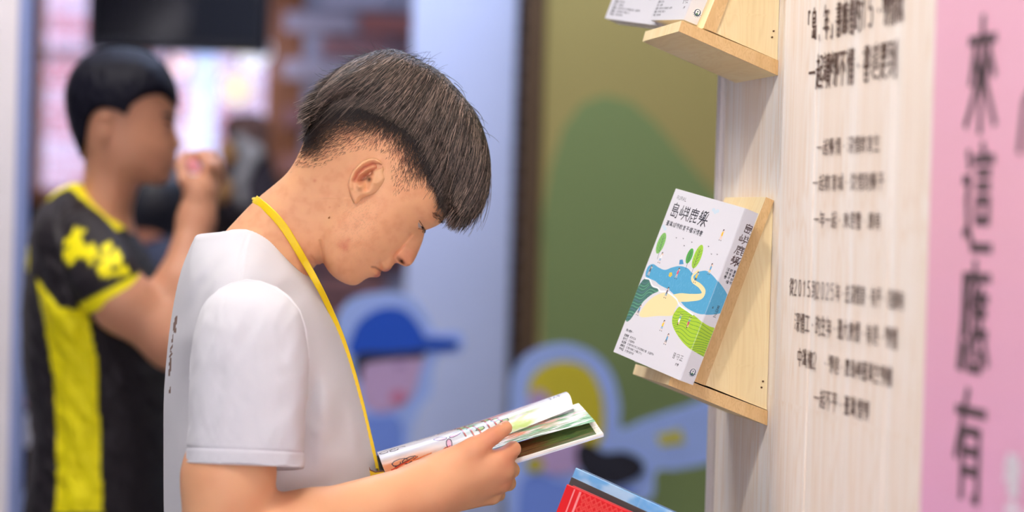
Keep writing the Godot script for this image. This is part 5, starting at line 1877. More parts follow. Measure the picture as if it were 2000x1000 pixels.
func page_art(seed_: int, kind: int) -> StandardMaterial3D:
	var r := RandomNumberGenerator.new()
	r.seed = seed_
	var W := 640
	var H := 256
	var im := Image.create(W, H, false, Image.FORMAT_RGB8)
	var n1 := noise(seed_, 0.012, 4)
	var n2 := noise(seed_ + 5, 0.03, 3)
	for y in H:
		for x in W:
			var a := n1.get_noise_2d(x * 0.6, y * 1.3)
			var e := n2.get_noise_2d(x * 0.35 + y * 0.6, y * 1.8)
			var u := float(x) / W
			var v := float(y) / H
			if kind == 0:
				v = maxf((v - 0.42) / 0.58, 0.0)
			var c := rgb(246, 246, 250)
			if kind == 0:
				c = c.lerp(rgb(214, 222, 240), clampf(0.3 + a * 1.2, 0, 0.7) * smoothstep(0.35, 0.8, v) * (1.0 - smoothstep(0.45, 0.6, u)))
				c = c.lerp(rgb(238, 150, 100), clampf(smoothstep(0.5, 0.85, v) * (1.0 - smoothstep(0.12, 0.42, u)) + e * 0.4 * smoothstep(0.6, 0.8, v) * (1.0 - smoothstep(0.1, 0.42, u)), 0, 0.9))
				c = c.lerp(rgb(188, 222, 96), clampf(bell((u - 0.74) / 0.09) * (0.7 + a * 1.6), 0, 0.85) * smoothstep(0.25, 0.5, v))
				c = c.lerp(rgb(236, 150, 140), clampf(bell((u - 0.55) / 0.16) * (1.0 - smoothstep(0.12, 0.35, v)) * (0.8 + e), 0, 0.8))
				c = c.lerp(rgb(140, 204, 160), clampf(bell((u - 0.48) / 0.05) * bell((v - 0.3) / 0.2) * (0.8 + e), 0, 0.8))
			elif kind == 1:
				c = c.lerp(rgb(240, 140, 96), clampf(0.55 + e * 1.6 - absf(v - 0.45) * 0.8, 0, 0.85) * (1.0 - smoothstep(0.74, 0.92, u)))
				c = c.lerp(rgb(100, 176, 116), clampf(a * 1.4 + 0.1 + smoothstep(0.5, 0.9, u) * 0.3 - 0.3 * v, 0, 0.9))
				c = c.lerp(rgb(60, 150, 96), clampf(smoothstep(0.6, 0.9, v) * (e + 0.2) * 1.6, 0, 0.8))
			else:
				c = rgb(112, 66, 32).lerp(rgb(66, 96, 46), clampf(smoothstep(0.62, 0.86, u) + a * 0.5, 0, 1))
				c = c.lerp(rgb(156, 150, 70), clampf(e * 1.2 * smoothstep(0.65, 0.8, u), 0, 0.6))
				c = c.lerp(rgb(52, 30, 16), clampf(-e * 1.6 * (1.0 - smoothstep(0.6, 0.8, u)), 0, 0.7))
				if v > 0.93 or u > 0.97:
					c = rgb(244, 240, 226)
			im.set_pixel(x, y, c)
	var inkc := rgb(62, 52, 70)
	if kind == 0:
		var HV := H * 0.58
		var top_ := Vector2(0, H * 0.42)
		# pencilled leaves and twigs, a pink flower
		for q in [[0.02, 0.3, 0.10], [0.22, 0.12, 0.2], [0.33, 0.1, 0.16], [0.42, 0.12, 0.1], [0.06, 0.75, 0.08]]:
			for k in 2:
				var a := top_ + Vector2(q[0] * W + k * 34, q[1] * HV + r.randf_range(-6, 6))
				var l := PackedVector2Array()
				for s in 9:
					l.append(a + Vector2(cos(s * 0.8) * 20 + s * 3, sin(s * 0.8) * 9 - s * 0.5))
				stroke(im, l, 3.0, inkc)
		for k in 6:
			var a := top_ + Vector2(0.44 * W + k * 27, 0.22 * HV + (k % 3) * 22)
			blob(im, a, Vector2(15, 12), rgb(190, 220, 150), 0.4)
			stroke(im, PackedVector2Array([a + Vector2(-15, 4), a + Vector2(-4, -11), a + Vector2(12, -8), a + Vector2(14, 4), a + Vector2(2, 10), a + Vector2(-15, 4)]), 2.6, inkc)
			stroke(im, PackedVector2Array([a + Vector2(-18, -30), a + Vector2(-4, 4), a + Vector2(4, 60)]), 4.0, rgb(214, 106, 90))
			stroke(im, PackedVector2Array([a + Vector2(-21, -30), a + Vector2(-7, 4), a + Vector2(1, 60)]), 1.4, inkc)
		for q in [[-26, -10, 0.35], [24, -8, -0.3], [-4, 26, 1.7]]:
			var a := top_ + Vector2(0.36 * W, 0.5 * HV) + Vector2(q[0], q[1])
			blob(im, a, Vector2(22, 9), rgb(240, 190, 216), q[2])
			var o := PackedVector2Array()
			for s in 13:
				o.append(a + Vector2(cos(s * TAU / 12) * 22, sin(s * TAU / 12) * 9).rotated(q[2]))
			stroke(im, o, 2.6, inkc)
		var vine := PackedVector2Array()
		for s in 14:
			vine.append(top_ + Vector2((0.6 + s * 0.022) * W, (0.16 + 0.03 * sin(s * 0.9)) * HV - s * 1.0))
		stroke(im, vine, 4.0, rgb(206, 100, 96))
		stroke(im, vine, 1.4, inkc)
		for k in 3:
			ink_img(im, ["生", "大", "中"][k], top_ + Vector2((0.9 + 0.022 * k) * W, 0.12 * HV), Vector2(10, 26), 1.6, rgb(120, 120, 140))
		for k in 26:
			var a := top_ + Vector2(r.randf_range(0.02, 0.42) * W, r.randf_range(0.8, 0.97) * HV)
			stroke(im, PackedVector2Array([a, a + Vector2(r.randf_range(20, 70), r.randf_range(-14, -4))]), r.randf_range(1.5, 4), [rgb(206, 70, 44), rgb(96, 60, 56), rgb(230, 120, 70)][k % 3])
	else:
		for k in (90 if kind == 1 else 70):
			var a := Vector2(r.randf_range(0.0, 0.95) * W, r.randf_range(0.08, 0.92) * H)
			var l := PackedVector2Array([a, a + Vector2(r.randf_range(15, 40), r.randf_range(-12, -2)), a + Vector2(r.randf_range(45, 90), r.randf_range(-24, -6))])
			var c: Color = [inkc, rgb(222, 96, 70), rgb(60, 130, 84), rgb(240, 236, 228), inkc][k % 5] if kind == 1 else [rgb(50, 28, 14), rgb(80, 110, 50), rgb(150, 110, 60), rgb(44, 30, 18)][k % 4]
			stroke(im, l, r.randf_range(1.2, 3.0), c)
	var m := mat(Color.WHITE, 0.22 if kind == 0 else 0.4, 0.5)
	m.albedo_texture = ImageTexture.create_from_image(im)
	return m

func build_picture_book() -> void:
	var bk := thing("picture_book", "open picture book with watercolour pages held in the reading boy's hand", "book", reader_at)
	# top page, rolled over: rows run from its far edge over the crest to its near edge
	var prof := [      # left end, right end: x, y, z
		[760, 924, -0.075, 1112, 812, -0.09], [744, 902, -0.055, 1104, 780, -0.06], [737, 887, -0.030, 1102, 768, -0.035], [736, 883, -0.012, 1105, 765.5, -0.018], [738, 886, 0.008, 1110, 768, -0.002], [742, 896, 0.026, 1115, 777, 0.012], [748, 912, 0.042, 1118, 789, 0.022], [757, 934, 0.055, 1121, 797, 0.030]]
	var rows := []
	for s in 29:
		var f := s / 28.0 * (prof.size() - 1)
		var i := mini(int(f), prof.size() - 2)
		var t := f - i
		var row := []
		for k in 25:
			var u := k / 24.0
			var v := PackedFloat64Array()
			for c in 3:
				var p0 := lerpf(prof[maxi(i - 1, 0)][c], prof[maxi(i - 1, 0)][c + 3], u)
				var p1 := lerpf(prof[i][c], prof[i][c + 3], u)
				var p2 := lerpf(prof[i + 1][c], prof[i + 1][c + 3], u)
				var p3 := lerpf(prof[mini(i + 2, prof.size() - 1)][c], prof[mini(i + 2, prof.size() - 1)][c + 3], u)
				v.append(cubic_interpolate(p1, p2, p0, p3, t))
			row.append(q3(v[0], v[1] + 3.0 * sin(u * PI), v[2]))
		rows.append(row)
	var near := MB.new()
	sheet(near, rows)
	put("rolled_page", commit(near), page_art(3, 0), bk)
	# the page under it, the dark page, the cover
	var flat := func(tl: Array, tr: Array, bl: Array, br: Array, sag: float) -> MB:
		var g := []
		for r in 13:
			var v := r / 12.0
			var row := []
			for k in 19:
				var u := k / 18.0
				var a := q3(tl[0], tl[1], tl[2]).lerp(q3(tr[0], tr[1], tr[2]), u)
				var e := q3(bl[0], bl[1], bl[2]).lerp(q3(br[0], br[1], br[2]), u)
				row.append(a.lerp(e, v) + CB.y * (sag * sin(u * PI) * (0.3 + 0.7 * v)))
			g.append(row)
		var m := MB.new()
		sheet(m, g)
		return m
	put("second_page", commit(flat.call([752, 920, 0.03], [1130, 787, 0.016], [770, 938, 0.070], [1163, 823, 0.046], 0.003)), page_art(12, 1), bk)
	put("dark_page", commit(flat.call([770, 936, 0.045], [1160, 820, 0.034], [775, 968, 0.074], [1178, 846, 0.052], 0.0)), page_art(23, 2), bk)
	var cov := MB.new()
	for z in [0.0, 0.0022]:
		var o = CB.y * -z
		var g := []
		for r in 2:
			var row := []
			for k in 12:
				var u := k / 11.0
				var a := (q3(768, 946, -0.06) if r == 0 else q3(776, 974, 0.076)).lerp(q3(1150, 838, -0.06) if r == 0 else q3(1179, 849, 0.052), u)
				row.append(a + o)
			g.append(row)
		sheet(cov, g)
	var c0 := q3(776, 974, 0.076)
	var c1 := q3(1179, 849, 0.052)
	var c2 := q3(1150, 838, -0.06)
	var dn := CB.y * -0.0022
	face(cov, [c0, c1, c1 + dn, c0 + dn], CB.z)
	face(cov, [c1, c2, c2 + dn, c1 + dn], CB.x)
	put("cover", commit(cov), mat(rgb(226, 232, 244), 0.35), bk)
	var blk := MB.new()
	for k in 5:
		var o := CB.y * (0.0005 * k)
		var g := []
		for r in 2:
			var row := []
			for j in 10:
				var u := j / 9.0
				row.append((q3(766, 944, -0.055) if r == 0 else q3(774, 971, 0.073)).lerp(q3(1146, 836, -0.055) if r == 0 else q3(1176 - k, 847.5, 0.050), u) + o)
			g.append(row)
		sheet(blk, g)
	face(blk, [q3(775, 967.5, 0.0747), q3(1178.5, 846, 0.0527), q3(1179, 849.5, 0.0527), q3(776, 974.5, 0.0767)], CB.z)
	put("page_block", commit(blk), mat(rgb(246, 244, 238), 0.7), bk)
	var sp := MB.new()
	var sl := []
	for q in [[740, 892, -0.03], [742, 915, -0.02], [752, 940, 0.0], [766, 962, 0.02]]:
		sl.append(q3(q[0], q[1], q[2]))
	tube(sp, sl, 0.006, 8, Color.WHITE, 0.5)
	put("spine", commit(sp), mat(rgb(120, 116, 112), 0.6), bk)
	var nail := MB.new()
	nets(nail, [[q3(979, 835.5, 0.1058), q3(988, 829.5, 0.1006), 0.0052, 0.0050]], 0.0008, 0.001)
	put("thumbnail", commit(nail), mat(rgb(240, 186, 152), 0.4), get_node("person"))

# ------------------------------------------------------------------ the boy in the black jersey
func build_jersey_boy() -> void:
	var D := 3.6
	var o := at(200, 500, D)
	o.y = 0.0
	var person := thing("person", "boy in a black and yellow sports jersey raising one hand to his mouth", "person", o)
	var skin := lin(206, 148, 116)
	var skinc := func(_p: Vector2, _z: float) -> Color:
		return skin
	var body := MB.new()
	var head := pts([150, 470, 158, 400, 163, 360, 166, 310, 156, 265, 150, 210, 160, 150, 200, 112, 255, 106, 305, 122, 332, 160, 342, 195, 344, 222, 341, 240, 344, 256, 350, 272, 353, 283, 348, 291, 343, 298, 346, 306, 342, 314, 341, 324, 336, 334, 334, 346, 324, 358, 306, 363, 286, 359, 271, 366, 264, 386, 258, 420, 262, 470, 200, 490])
	var hz := [[240, 180, 92, 70], [180, 200, 78, 60], [310, 180, 70, 60], [240, 250, 88, 60], [300, 250, 66, 40], [338, 245, 28, 14], [345, 280, 14, 10], [325, 290, 44, 22], [300, 330, 54, 30], [330, 350, 26, 18], [260, 320, 76, 40], [215, 340, 66, 45], [200, 400, 66, 45], [240, 420, 60, 40], [200, 470, 80, 40], [340, 310, 22, 12]]
	var g := relief(body, head, hz, D, 3.0, 3, o, null, skinc)
	relief(body, pts([206, 236, 214, 226, 226, 224, 235, 232, 236, 248, 230, 266, 222, 282, 214, 284, 210, 270, 205, 252]), [[220, 250, 12, 6], [222, 275, 9, 5], [215, 240, 12, 5]], D, 2.5, 3, o, func(p, _s): return -6.0 * bell(p.distance_to(Vector2(223, 250)) / 8.0), skinc, func(_p): return 84.0)
	var j := func(px: float, py: float, z: float) -> Vector3:
		return at(px, py, D - z) - o
	var cols := func(_p: Vector3, _n: Vector3) -> Color:
		return skin
	nets(body, [[j.call(205, 530, 0.2), j.call(240, 590, 0.21), 0.042, 0.046], [j.call(240, 590, 0.21), j.call(338, 668, 0.21), 0.045, 0.04], [j.call(338, 668, 0.21), j.call(352, 560, 0.17), 0.041, 0.038], [j.call(352, 560, 0.17), j.call(383, 432, 0.115), 0.037, 0.027],
		[j.call(383, 432, 0.115), j.call(390, 372, 0.105), 0.026, 0.025, 0.02], [j.call(384, 430, 0.11), j.call(404, 375, 0.085), 0.024, 0.018, 0.02],
		[j.call(386, 385, 0.12), j.call(360, 352, 0.12), 0.015, 0.011, 0.01], [j.call(360, 352, 0.12), j.call(352, 322, 0.10), 0.0115, 0.009, 0.004], [j.call(352, 322, 0.10), j.call(362, 304, 0.08), 0.009, 0.008, 0.004],
		[j.call(398, 365, 0.10), j.call(408, 325, 0.10), 0.0125, 0.010, 0.006], [j.call(408, 325, 0.10), j.call(392, 304, 0.085), 0.010, 0.009, 0.004], [j.call(392, 304, 0.085), j.call(372, 304, 0.075), 0.009, 0.008, 0.004],
		[j.call(406, 368, 0.085), j.call(418, 328, 0.085), 0.0125, 0.010, 0.006], [j.call(418, 328, 0.085), j.call(412, 304, 0.065), 0.010, 0.009, 0.004], [j.call(412, 304, 0.065), j.call(396, 298, 0.05), 0.009, 0.008, 0.004],
		[j.call(412, 372, 0.07), j.call(424, 338, 0.065), 0.012, 0.010, 0.006], [j.call(424, 338, 0.065), j.call(422, 316, 0.045), 0.010, 0.0085, 0.004],
		[j.call(414, 378, 0.055), j.call(427, 352, 0.045), 0.011, 0.009, 0.006], [j.call(427, 352, 0.045), j.call(427, 334, 0.03), 0.009, 0.008, 0.004]], 0.006, 0.025, cols)
	put("body", commit(body), skin_mat(), person)
	# dark hair, slightly blue all over
	var hair := MB.new()
	var hp := pts([166, 312, 158, 300, 141, 262, 130, 218, 128, 180, 140, 140, 166, 110, 206, 94, 250, 92, 296, 104, 327, 130, 344, 166, 348, 196, 345, 212, 338, 205, 322, 194, 298, 203, 276, 216, 266, 240, 258, 240, 246, 230, 228, 224, 210, 226, 196, 246, 188, 280])
	var hc := []
	for q in hz:
		if q[1] < 260:
			hc.append([q[0], q[1], q[2] + 10.0, 24.0])
	hc.append_array([[150, 240, 70, 24], [170, 290, 66, 16], [330, 180, 60, 16], [250, 110, 60, 50], [280, 208, 92, 9], [220, 220, 100, 9]])
	var cl := noise(61, 0.06, 3)
	relief(hair, hp, hc, D, 3.0, 3, o, func(p, _s): return cl.get_noise_2d(p.x * 1.2, p.y * 0.4) * 4.0, func(_p, _z): return lin(20, 20, 30))
	put("hair", commit(hair), vmat(0.6, 0.3), person)
	var eye := MB.new()
	tube(eye, [j.call(322, 238, 0.04), j.call(332, 241, 0.032), j.call(338, 246, 0.024)], 0.002, 6)
	tube(eye, [j.call(318, 224, 0.045), j.call(332, 225, 0.034), j.call(341, 231, 0.02)], 0.003, 6)
	put("eyebrow_and_lashes", commit(eye), mat(rgb(34, 26, 26), 0.6), person)
	# jersey: black with yellow side panel, collar, cuffs and lettering
	var jp := pts([104, 382, 128, 366, 150, 357, 165, 362, 195, 392, 225, 420, 252, 442, 290, 500, 322, 580, 338, 680, 342, 800, 340, 930, 336, 1060, 200, 1070, 58, 1060, 58, 930, 66, 850, 52, 760, 46, 680, 44, 600, 50, 530, 60, 460, 78, 410])
	var jz := [[110, 392, 60, 9], [150, 366, 66, 7], [200, 404, 72, 8], [245, 444, 70, 9], [130, 430, 170, 30], [180, 460, 190, 30], [240, 490, 150, 40], [90, 500, 130, 50], [60, 600, 80, 40], [150, 600, 220, 60], [250, 600, 200, 60], [320, 640, 110, 50], [70, 800, 90, 40], [180, 800, 190, 70], [300, 850, 150, 60], [80, 1000, 110, 50], [200, 1000, 190, 70], [310, 1000, 130, 60]]
	var panel_ := pts([106, 540, 130, 560, 165, 595, 215, 600, 228, 690, 230, 800, 232, 900, 236, 978, 142, 982, 146, 900, 144, 800, 140, 720, 128, 630])
	var collar := pts([104, 384, 128, 368, 150, 359, 172, 374, 205, 404, 246, 442])
	var black := lin(40, 37, 42)
	var yellow := lin(252, 238, 20)
	var words_ := [pts([124, 478, 140, 465, 158, 452]), pts([150, 450, 146, 480, 138, 512]), pts([122, 496, 150, 490, 165, 500]), pts([140, 480, 130, 505]), pts([152, 470, 160, 492, 176, 508]), pts([165, 500, 186, 490]), pts([178, 484, 176, 512]), pts([200, 486, 214, 480]), pts([206, 480, 212, 520, 202, 535]), pts([192, 505, 232, 508]), pts([196, 522, 222, 500, 240, 526]), pts([205, 534, 246, 532]), pts([226, 490, 232, 505]), pts([52, 488, 72, 484]), pts([60, 486, 54, 528]), pts([72, 486, 78, 528]), pts([56, 508, 76, 506])]
	var jfold := noise(71, 0.02, 3)
	var jb := func(p: Vector2, _s: float) -> float:
		return jfold.get_noise_2d(p.x * 1.4 - p.y * 0.5, p.y * 0.8) * 10.0
	var jc := func(p: Vector2, _z: float) -> Color:
		if line_dist(p, collar) < 9.0 or Geometry2D.is_point_in_polygon(p, panel_):
			return yellow
		if p.x < 90 and p.y > 470 and p.y < 540:
			for l in words_:
				if line_dist(p, l) < 4.5:
					return yellow
		return black
	var jm := MB.new()
	relief(jm, jp, jz, D, 3.0, 3, o, jb, jc)
	# sleeve: a tube round the upper arm
	var rows := []
	var a0 := Vector2(138, 416)
	var a1 := Vector2(226, 588)
	var ax := (a1 - a0).normalized()
	var sd := Vector2(-ax.y, ax.x)
	for r in 34:
		var t := r / 31.0
		var inner := r > 31
		var wd := lerpf(30.0, 66.0, sqrt(minf(t * 2.2, 1.0))) + 2.0 * t
		if r == 0:
			wd = 6.0
		if inner:
			wd -= 5.0
			t = 1.0 - (r - 31) * 0.1
		var c := a0.lerp(a1, t)
		var row := []
		for k in 48:
			var th := TAU * k / 48
			var p := c + sd * (cos(th) * wd)
			var z := lerpf(0.115, 0.205, minf(t * 1.5, 1.0)) + sin(th) * wd * 0.95 * D / F
			row.append(j.call(p.x, p.y, z))
		rows.append(row)
	var sleeve_col := func(r: int, k: int) -> Color:
		var t := r / 31.0
		if t > 0.86:
			return yellow
		var th := TAU * k / 48
		var p := a0.lerp(a1, t) + sd * (cos(th) * lerpf(30.0, 66.0, sqrt(minf(t * 2.2, 1.0))))
		if sin(th) > 0.0:
			for l in words_:
				if line_dist(p, l) < 6.5:
					return yellow
		return black
	sheet(jm, rows, sleeve_col, true)
	put("jersey", commit(jm), vmat(0.6, 0.4), person)
	build_lower_body(person, o, D, -0.01, rgb(28, 30, 42))
	# what he holds
	var cup := thing("pink_snack", "small pink and white snack held at the jersey boy's mouth", "snack", o)
	var cb := MB.new()
	nets(cb, [[j.call(376, 322, 0.085), j.call(380, 334, 0.085), 0.011, 0.012]], 0.004, 0.004)
	put("snack_top", commit(cb), mat(rgb(240, 160, 166), 0.3), cup)
	var cw := MB.new()
	nets(cw, [[j.call(380, 342, 0.085), j.call(384, 352, 0.085), 0.012, 0.010]], 0.004, 0.004)
	put("snack_wrapper", commit(cw), mat(rgb(244, 244, 250), 0.25), cup)

# ------------------------------------------------------------------ people and things far behind
func build_far_people() -> void:
	var D := 4.7
	var o := at(300, 500, D)
	o.y = 0.0
	var p := thing("person", "person with black hair and dark clothes bending behind the jersey boy", "person", o)
	var j := func(px: float, py: float, z: float) -> Vector3:
		return at(px, py, D - z) - o
	var skin := lin(206, 136, 104)
	var b := MB.new()
	nets(b, [[j.call(300, 420, 0.0), j.call(305, 450, 0.0), 0.085, 0.075], [j.call(285, 470, 0.02), j.call(300, 500, 0.0), 0.06, 0.05], [j.call(266, 470, 0.03), j.call(268, 492, 0.03), 0.02, 0.017], [j.call(318, 500, -0.02), j.call(325, 540, -0.02), 0.06, 0.065],
		[j.call(330, 580, 0.15), j.call(230, 760, 0.12), 0.05, 0.04], [j.call(230, 760, 0.12), j.call(70, 768, 0.05), 0.038, 0.028], [j.call(70, 768, 0.05), j.call(45, 752, 0.04), 0.03, 0.024, 0.015],
		[j.call(52, 745, 0.05), j.call(40, 728, 0.05), 0.014, 0.010, 0.006], [j.call(46, 752, 0.05), j.call(34, 740, 0.05), 0.013, 0.010, 0.006], [j.call(44, 760, 0.05), j.call(32, 752, 0.05), 0.013, 0.010, 0.006], [j.call(46, 768, 0.05), j.call(34, 764, 0.05), 0.012, 0.009, 0.006], [j.call(60, 768, 0.06), j.call(44, 786, 0.06), 0.014, 0.010, 0.006]], 0.008, 0.03, func(_q, _n): return skin)
	put("body", commit(b), vmat(0.5), p)
	var h := MB.new()
	nets(h, [[j.call(300, 400, 0.0), j.call(312, 440, -0.01), 0.105, 0.09], [j.call(278, 410, 0.0), j.call(280, 425, 0.0), 0.075, 0.06]], 0.012, 0.04)
	put("hair", commit(h), mat(rgb(26, 26, 34), 0.45), p)
	var s := MB.new()
	nets(s, [[j.call(330, 560, 0.12), j.call(330, 560, -0.16), 0.09, 0.09], [j.call(335, 600, 0.0), j.call(340, 1000, 0.0), 0.15, 0.15], [j.call(330, 580, 0.15), j.call(285, 670, 0.13), 0.065, 0.058]], 0.02, 0.08)
	put("jacket", commit(s), mat(rgb(44, 46, 62), 0.8), p)
	build_lower_body(p, o, D, 0.03, rgb(36, 38, 50))
	# a patterned soft toy on a shelf by the post
	var D2 := 6.0
	var t0 := at(478, 440, D2)
	var toy := thing("soft_toy", "brown and grey soft toy on a narrow stand beside the brown window post", "toy", t0)
	var k := func(px: float, py: float, z: float) -> Vector3:
		return at(px, py, D2 - z) - t0
	var tb := MB.new()
	nets(tb, [[k.call(482, 330, 0.0), k.call(486, 400, 0.0), 0.075, 0.105]], 0.014, 0.05)
	put("toy_body", commit(tb), mat(rgb(44, 32, 34), 0.9), toy)
	var th := MB.new()
	nets(th, [[k.call(480, 262, 0.0), k.call(486, 280, 0.0), 0.058, 0.055], [k.call(456, 240, 0.0), k.call(454, 250, 0.0), 0.02, 0.022], [k.call(505, 238, 0.0), k.call(508, 248, 0.0), 0.02, 0.022]], 0.01, 0.03)
	put("toy_head", commit(th), mat(rgb(92, 62, 50), 0.9), toy)
	var tg := MB.new()
	nets(tg, [[k.call(468, 275, 0.06), k.call(480, 300, 0.07), 0.022, 0.02], [k.call(488, 310, 0.08), k.call(472, 345, 0.095), 0.02, 0.02], [k.call(466, 355, 0.10), k.call(474, 395, 0.10), 0.018, 0.016], [k.call(500, 290, 0.055), k.call(504, 300, 0.06), 0.018, 0.018]], 0.009, 0.02)
	put("toy_scarf", commit(tg), mat(rgb(150, 140, 130), 0.9), toy)
	var ty := MB.new()
	nets(ty, [[k.call(432, 366, 0.07), k.call(436, 378, 0.07), 0.03, 0.03], [k.call(440, 290, 0.03), k.call(448, 310, 0.04), 0.024, 0.028]], 0.009, 0.02)
	put("toy_paw", commit(ty), mat(rgb(176, 124, 70), 0.9), toy)
	var stand := thing("toy_stand", "narrow dark wooden stand that carries the soft toy", "stand", Vector3(t0.x, 0, t0.z))
	put("stand_top", cbox(Vector3(0.3, 0.03, 0.24), 0.006), mat(rgb(60, 42, 36), 0.5), stand, Vector3(0, t0.y - 0.066, 0))
	put("stand_post", cbox(Vector3(0.12, t0.y - 0.081, 0.12), 0.008), mat(rgb(52, 38, 34), 0.5), stand, Vector3(0, (t0.y - 0.081) / 2, 0))
	# glowing globes that stand for the blurred bright discs near the windows
	for q in [[492, 96, 0.062, "large glowing globe standing for a bright blurred disc high before the right window", Color(0.86, 0.9, 1.0), 6.75], [462, 172, 0.05, "glowing globe standing for a warm yellowish blurred disc lower in the right window", Color(1.0, 0.93, 0.78), 6.5], [324, 342, 0.026, "tiny glowing globe standing for a pale blurred disc by the jersey boy chin", Color(0.9, 0.93, 1.0), 6.55], [345, 128, 0.034, "small glowing globe standing for a pinkish blurred disc right of the jersey hair", Color(1.0, 0.8, 0.84), 6.75]]:
		var lp := thing("bright_disc_globe", q[3], "lamp", at(q[0], q[1], q[5]))
		var gb := MB.new()
		nets(gb, [[Vector3.ZERO, Vector3(0, 0.001, 0), float(q[2]), float(q[2])]], float(q[2]) * 0.14, 0.004)
		var gm := mat(rgb(236, 236, 244), 0.3)
		gm.emission_enabled = true
		gm.emission = q[4]
		gm.emission_energy_multiplier = 0.9
		put("glow_globe", commit(gb), gm, lp)
		var bulb := OmniLight3D.new()
		bulb.name = "light_source"
		bulb.light_color = q[4]
		bulb.light_energy = 0.03
		bulb.light_size = 0.03
		bulb.omni_range = 12.0
		bulb.omni_attenuation = 2.0
		bulb.shadow_enabled = true
		lp.add_child(bulb)
		put("globe_cord", tube_mesh([Vector3(0, q[2], 0), Vector3(0, 3.55 - lp.position.y, 0)], 0.006, 8), mat(rgb(60, 50, 46), 0.5), lp)
	# a bin of white cloths low at the far left
	var bx := thing("white_cup", "small white paper cup held low at the far left edge", "cup", at(46, 842, 4.6))
	var cp := MB.new()
	tube(cp, [Vector3(0, -0.03, 0), Vector3(0, 0.03, 0)], [0.026, 0.036], 18)
	put("cup_wall", commit(cp), mat(rgb(230, 230, 240), 0.5), bx)
	put("cup_rim", tube_mesh([Vector3(0, 0.03, 0), Vector3(0, 0.034, 0)], 0.038, 18), mat(rgb(236, 236, 244), 0.5), bx)
	var tb2 := thing("white_bag", "white cloth bag standing on a stool low at the far left", "bag", at(40, 1000, 4.75))
	var bb := MB.new()
	nets(bb, [[Vector3(-0.04, 0.0, 0), Vector3(0.04, -0.01, 0), 0.05, 0.045], [Vector3(-0.03, -0.12, 0), Vector3(0.03, -0.12, 0), 0.07, 0.07]], 0.012, 0.05)
	put("bag_cloth", commit(bb), mat(rgb(206, 212, 236), 0.8), tb2)
	var y := tb2.position.y - 0.19
	var stl := thing("stool", "small brown stool under the white cloth bag", "stool", Vector3(tb2.position.x, 0, tb2.position.z))
	put("seat", cbox(Vector3(0.3, 0.03, 0.3), 0.008), mat(rgb(92, 58, 44), 0.5), stl, Vector3(0, y - 0.015, 0))
	for sx in [-1, 1]:
		for sz in [-1, 1]:
			put("leg", cbox(Vector3(0.03, y - 0.03, 0.03), 0.004), mat(rgb(80, 50, 40), 0.5), stl, Vector3(0.12 * sx, (y - 0.03) / 2, 0.12 * sz))

# ------------------------------------------------------------------ cut-out board figures before the mural
func cut(t: Node3D, called: String, poly: PackedVector2Array, D: float, z: float, thick: float, c: Color) -> void:
	var w := PackedVector2Array()
	for p in poly:
		var q := at(p.x, p.y, D) - t.position
		w.append(Vector2(q.x, maxf(q.y, 0.002)))
	put(called, commit(prism(w, z, z + thick)), mat(c, 0.6), t)

func oval(x: float, y: float, rx: float, ry: float, turn := 0.0) -> PackedVector2Array:
	var r := PackedVector2Array()
	for k in 28:
		r.append(Vector2(x, y) + Vector2(cos(TAU * k / 28) * rx, sin(TAU * k / 28) * ry).rotated(turn))
	return r

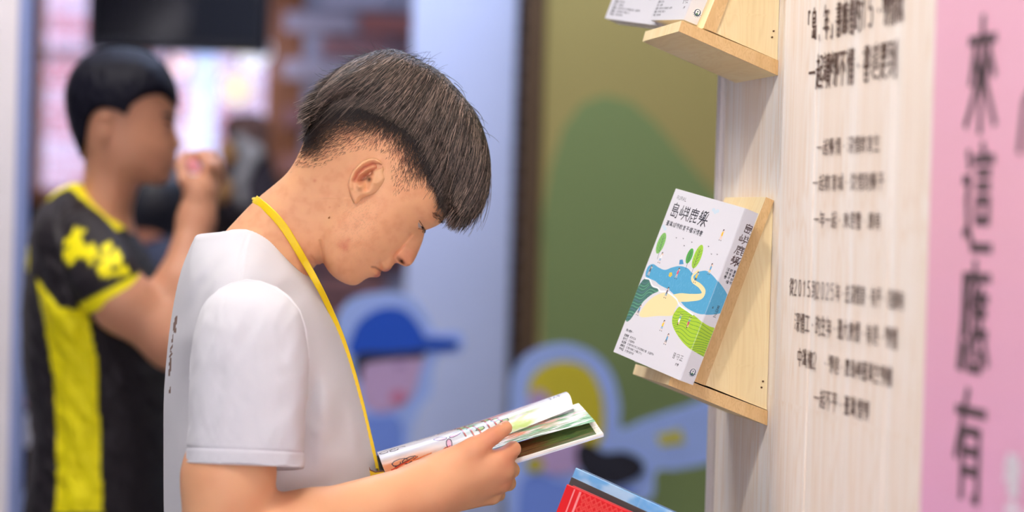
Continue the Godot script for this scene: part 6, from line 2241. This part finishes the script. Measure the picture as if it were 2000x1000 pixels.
func build_cutouts() -> void:
	var D := 4.5
	var board := rgb(166, 194, 255)
	var a := thing("cutout_figure", "flat cut-out of a child in a blue baseball cap in front of the white board", "cutout", Vector3(at(770, 500, D).x, 0, at(770, 500, D).z))
	cut(a, "board", smooth_loop(pts([655, 640, 672, 596, 705, 576, 760, 570, 805, 582, 835, 618, 850, 648, 895, 648, 908, 668, 896, 690, 858, 694, 845, 730, 842, 770, 820, 800, 800, 860, 790, 1000, 792, 1500, 640, 1500, 640, 1000, 650, 800]), 4), D, -0.012, 0.012, board)
	cut(a, "cap", smooth_loop(pts([682, 690, 690, 650, 708, 622, 745, 602, 785, 604, 812, 628, 832, 664, 826, 684, 780, 686, 720, 694]), 4), D, 0.0, 0.004, rgb(0, 82, 206))
	cut(a, "cap_peak", smooth_loop(pts([820, 662, 850, 660, 890, 664, 894, 676, 880, 684, 830, 684]), 3), D, 0.004, 0.004, rgb(0, 78, 190))
	cut(a, "dark_hair_strip", smooth_loop(pts([696, 692, 760, 688, 826, 684, 822, 698, 760, 702, 712, 712, 706, 744, 698, 740]), 3), D, 0.004, 0.002, rgb(28, 34, 62))  # dark strip of the print under the cap
	cut(a, "face", smooth_loop(pts([704, 696, 820, 690, 818, 730, 806, 770, 780, 796, 740, 806, 712, 790, 704, 750]), 4), D, 0.0, 0.004, rgb(200, 170, 212))
	cut(a, "cheek", oval(778, 776, 18, 15), D, 0.004, 0.002, rgb(204, 132, 168))
	cut(a, "eyebrow", pts([770, 712, 790, 708, 791, 714, 771, 718]), D, 0.004, 0.002, rgb(150, 120, 170))
	cut(a, "shirt", smooth_loop(pts([690, 830, 740, 815, 786, 830, 780, 1000, 782, 1490, 650, 1490, 660, 1000]), 3), D, 0.0, 0.003, rgb(118, 152, 240))
	var b := thing("cutout_figure", "flat cut-out of a child with round yellow hair in front of the green mural", "cutout", Vector3(at(1150, 500, D).x, 0, at(1150, 500, D).z))
	cut(b, "board", smooth_loop(pts([995, 800, 998, 740, 1020, 700, 1060, 678, 1110, 672, 1160, 690, 1196, 730, 1212, 790, 1214, 838, 1260, 822, 1340, 795, 1420, 770, 1440, 800, 1440, 880, 1390, 905, 1320, 918, 1282, 922, 1276, 970, 1240, 1040, 1230, 1500, 1000, 1500, 990, 1000, 985, 860]), 4), D, -0.012, 0.012, board)
	cut(b, "hair", smooth_loop(pts([1032, 772, 1040, 736, 1070, 712, 1110, 706, 1148, 720, 1172, 760, 1180, 810, 1176, 856, 1150, 880, 1100, 870, 1050, 810]), 4), D, 0.0, 0.004, rgb(214, 200, 40))
	cut(b, "face", smooth_loop(pts([1036, 772, 1060, 764, 1090, 800, 1130, 850, 1150, 890, 1120, 920, 1070, 925, 1040, 890, 1030, 830]), 4), D, 0.004, 0.003, rgb(196, 168, 214))
	cut(b, "dark_sleeve", smooth_loop(pts([1128, 872, 1150, 866, 1180, 884, 1215, 882, 1244, 892, 1258, 910, 1250, 930, 1220, 946, 1196, 950, 1150, 935, 1128, 905]), 4), D, 0.007, 0.003, rgb(14, 16, 36))
	cut(b, "ear_patch", oval(1045, 908, 18, 16), D, 0.007, 0.002, rgb(190, 180, 60))
	cut(b, "sleeve_patch", pts([1282, 850, 1330, 838, 1338, 866, 1290, 872]), D, 0.001, 0.003, rgb(204, 198, 70))
	cut(b, "shirt", smooth_loop(pts([1030, 930, 1090, 940, 1180, 960, 1240, 960, 1220, 1040, 1215, 1490, 1010, 1490, 1010, 1020]), 3), D, 0.0, 0.003, rgb(118, 152, 240))
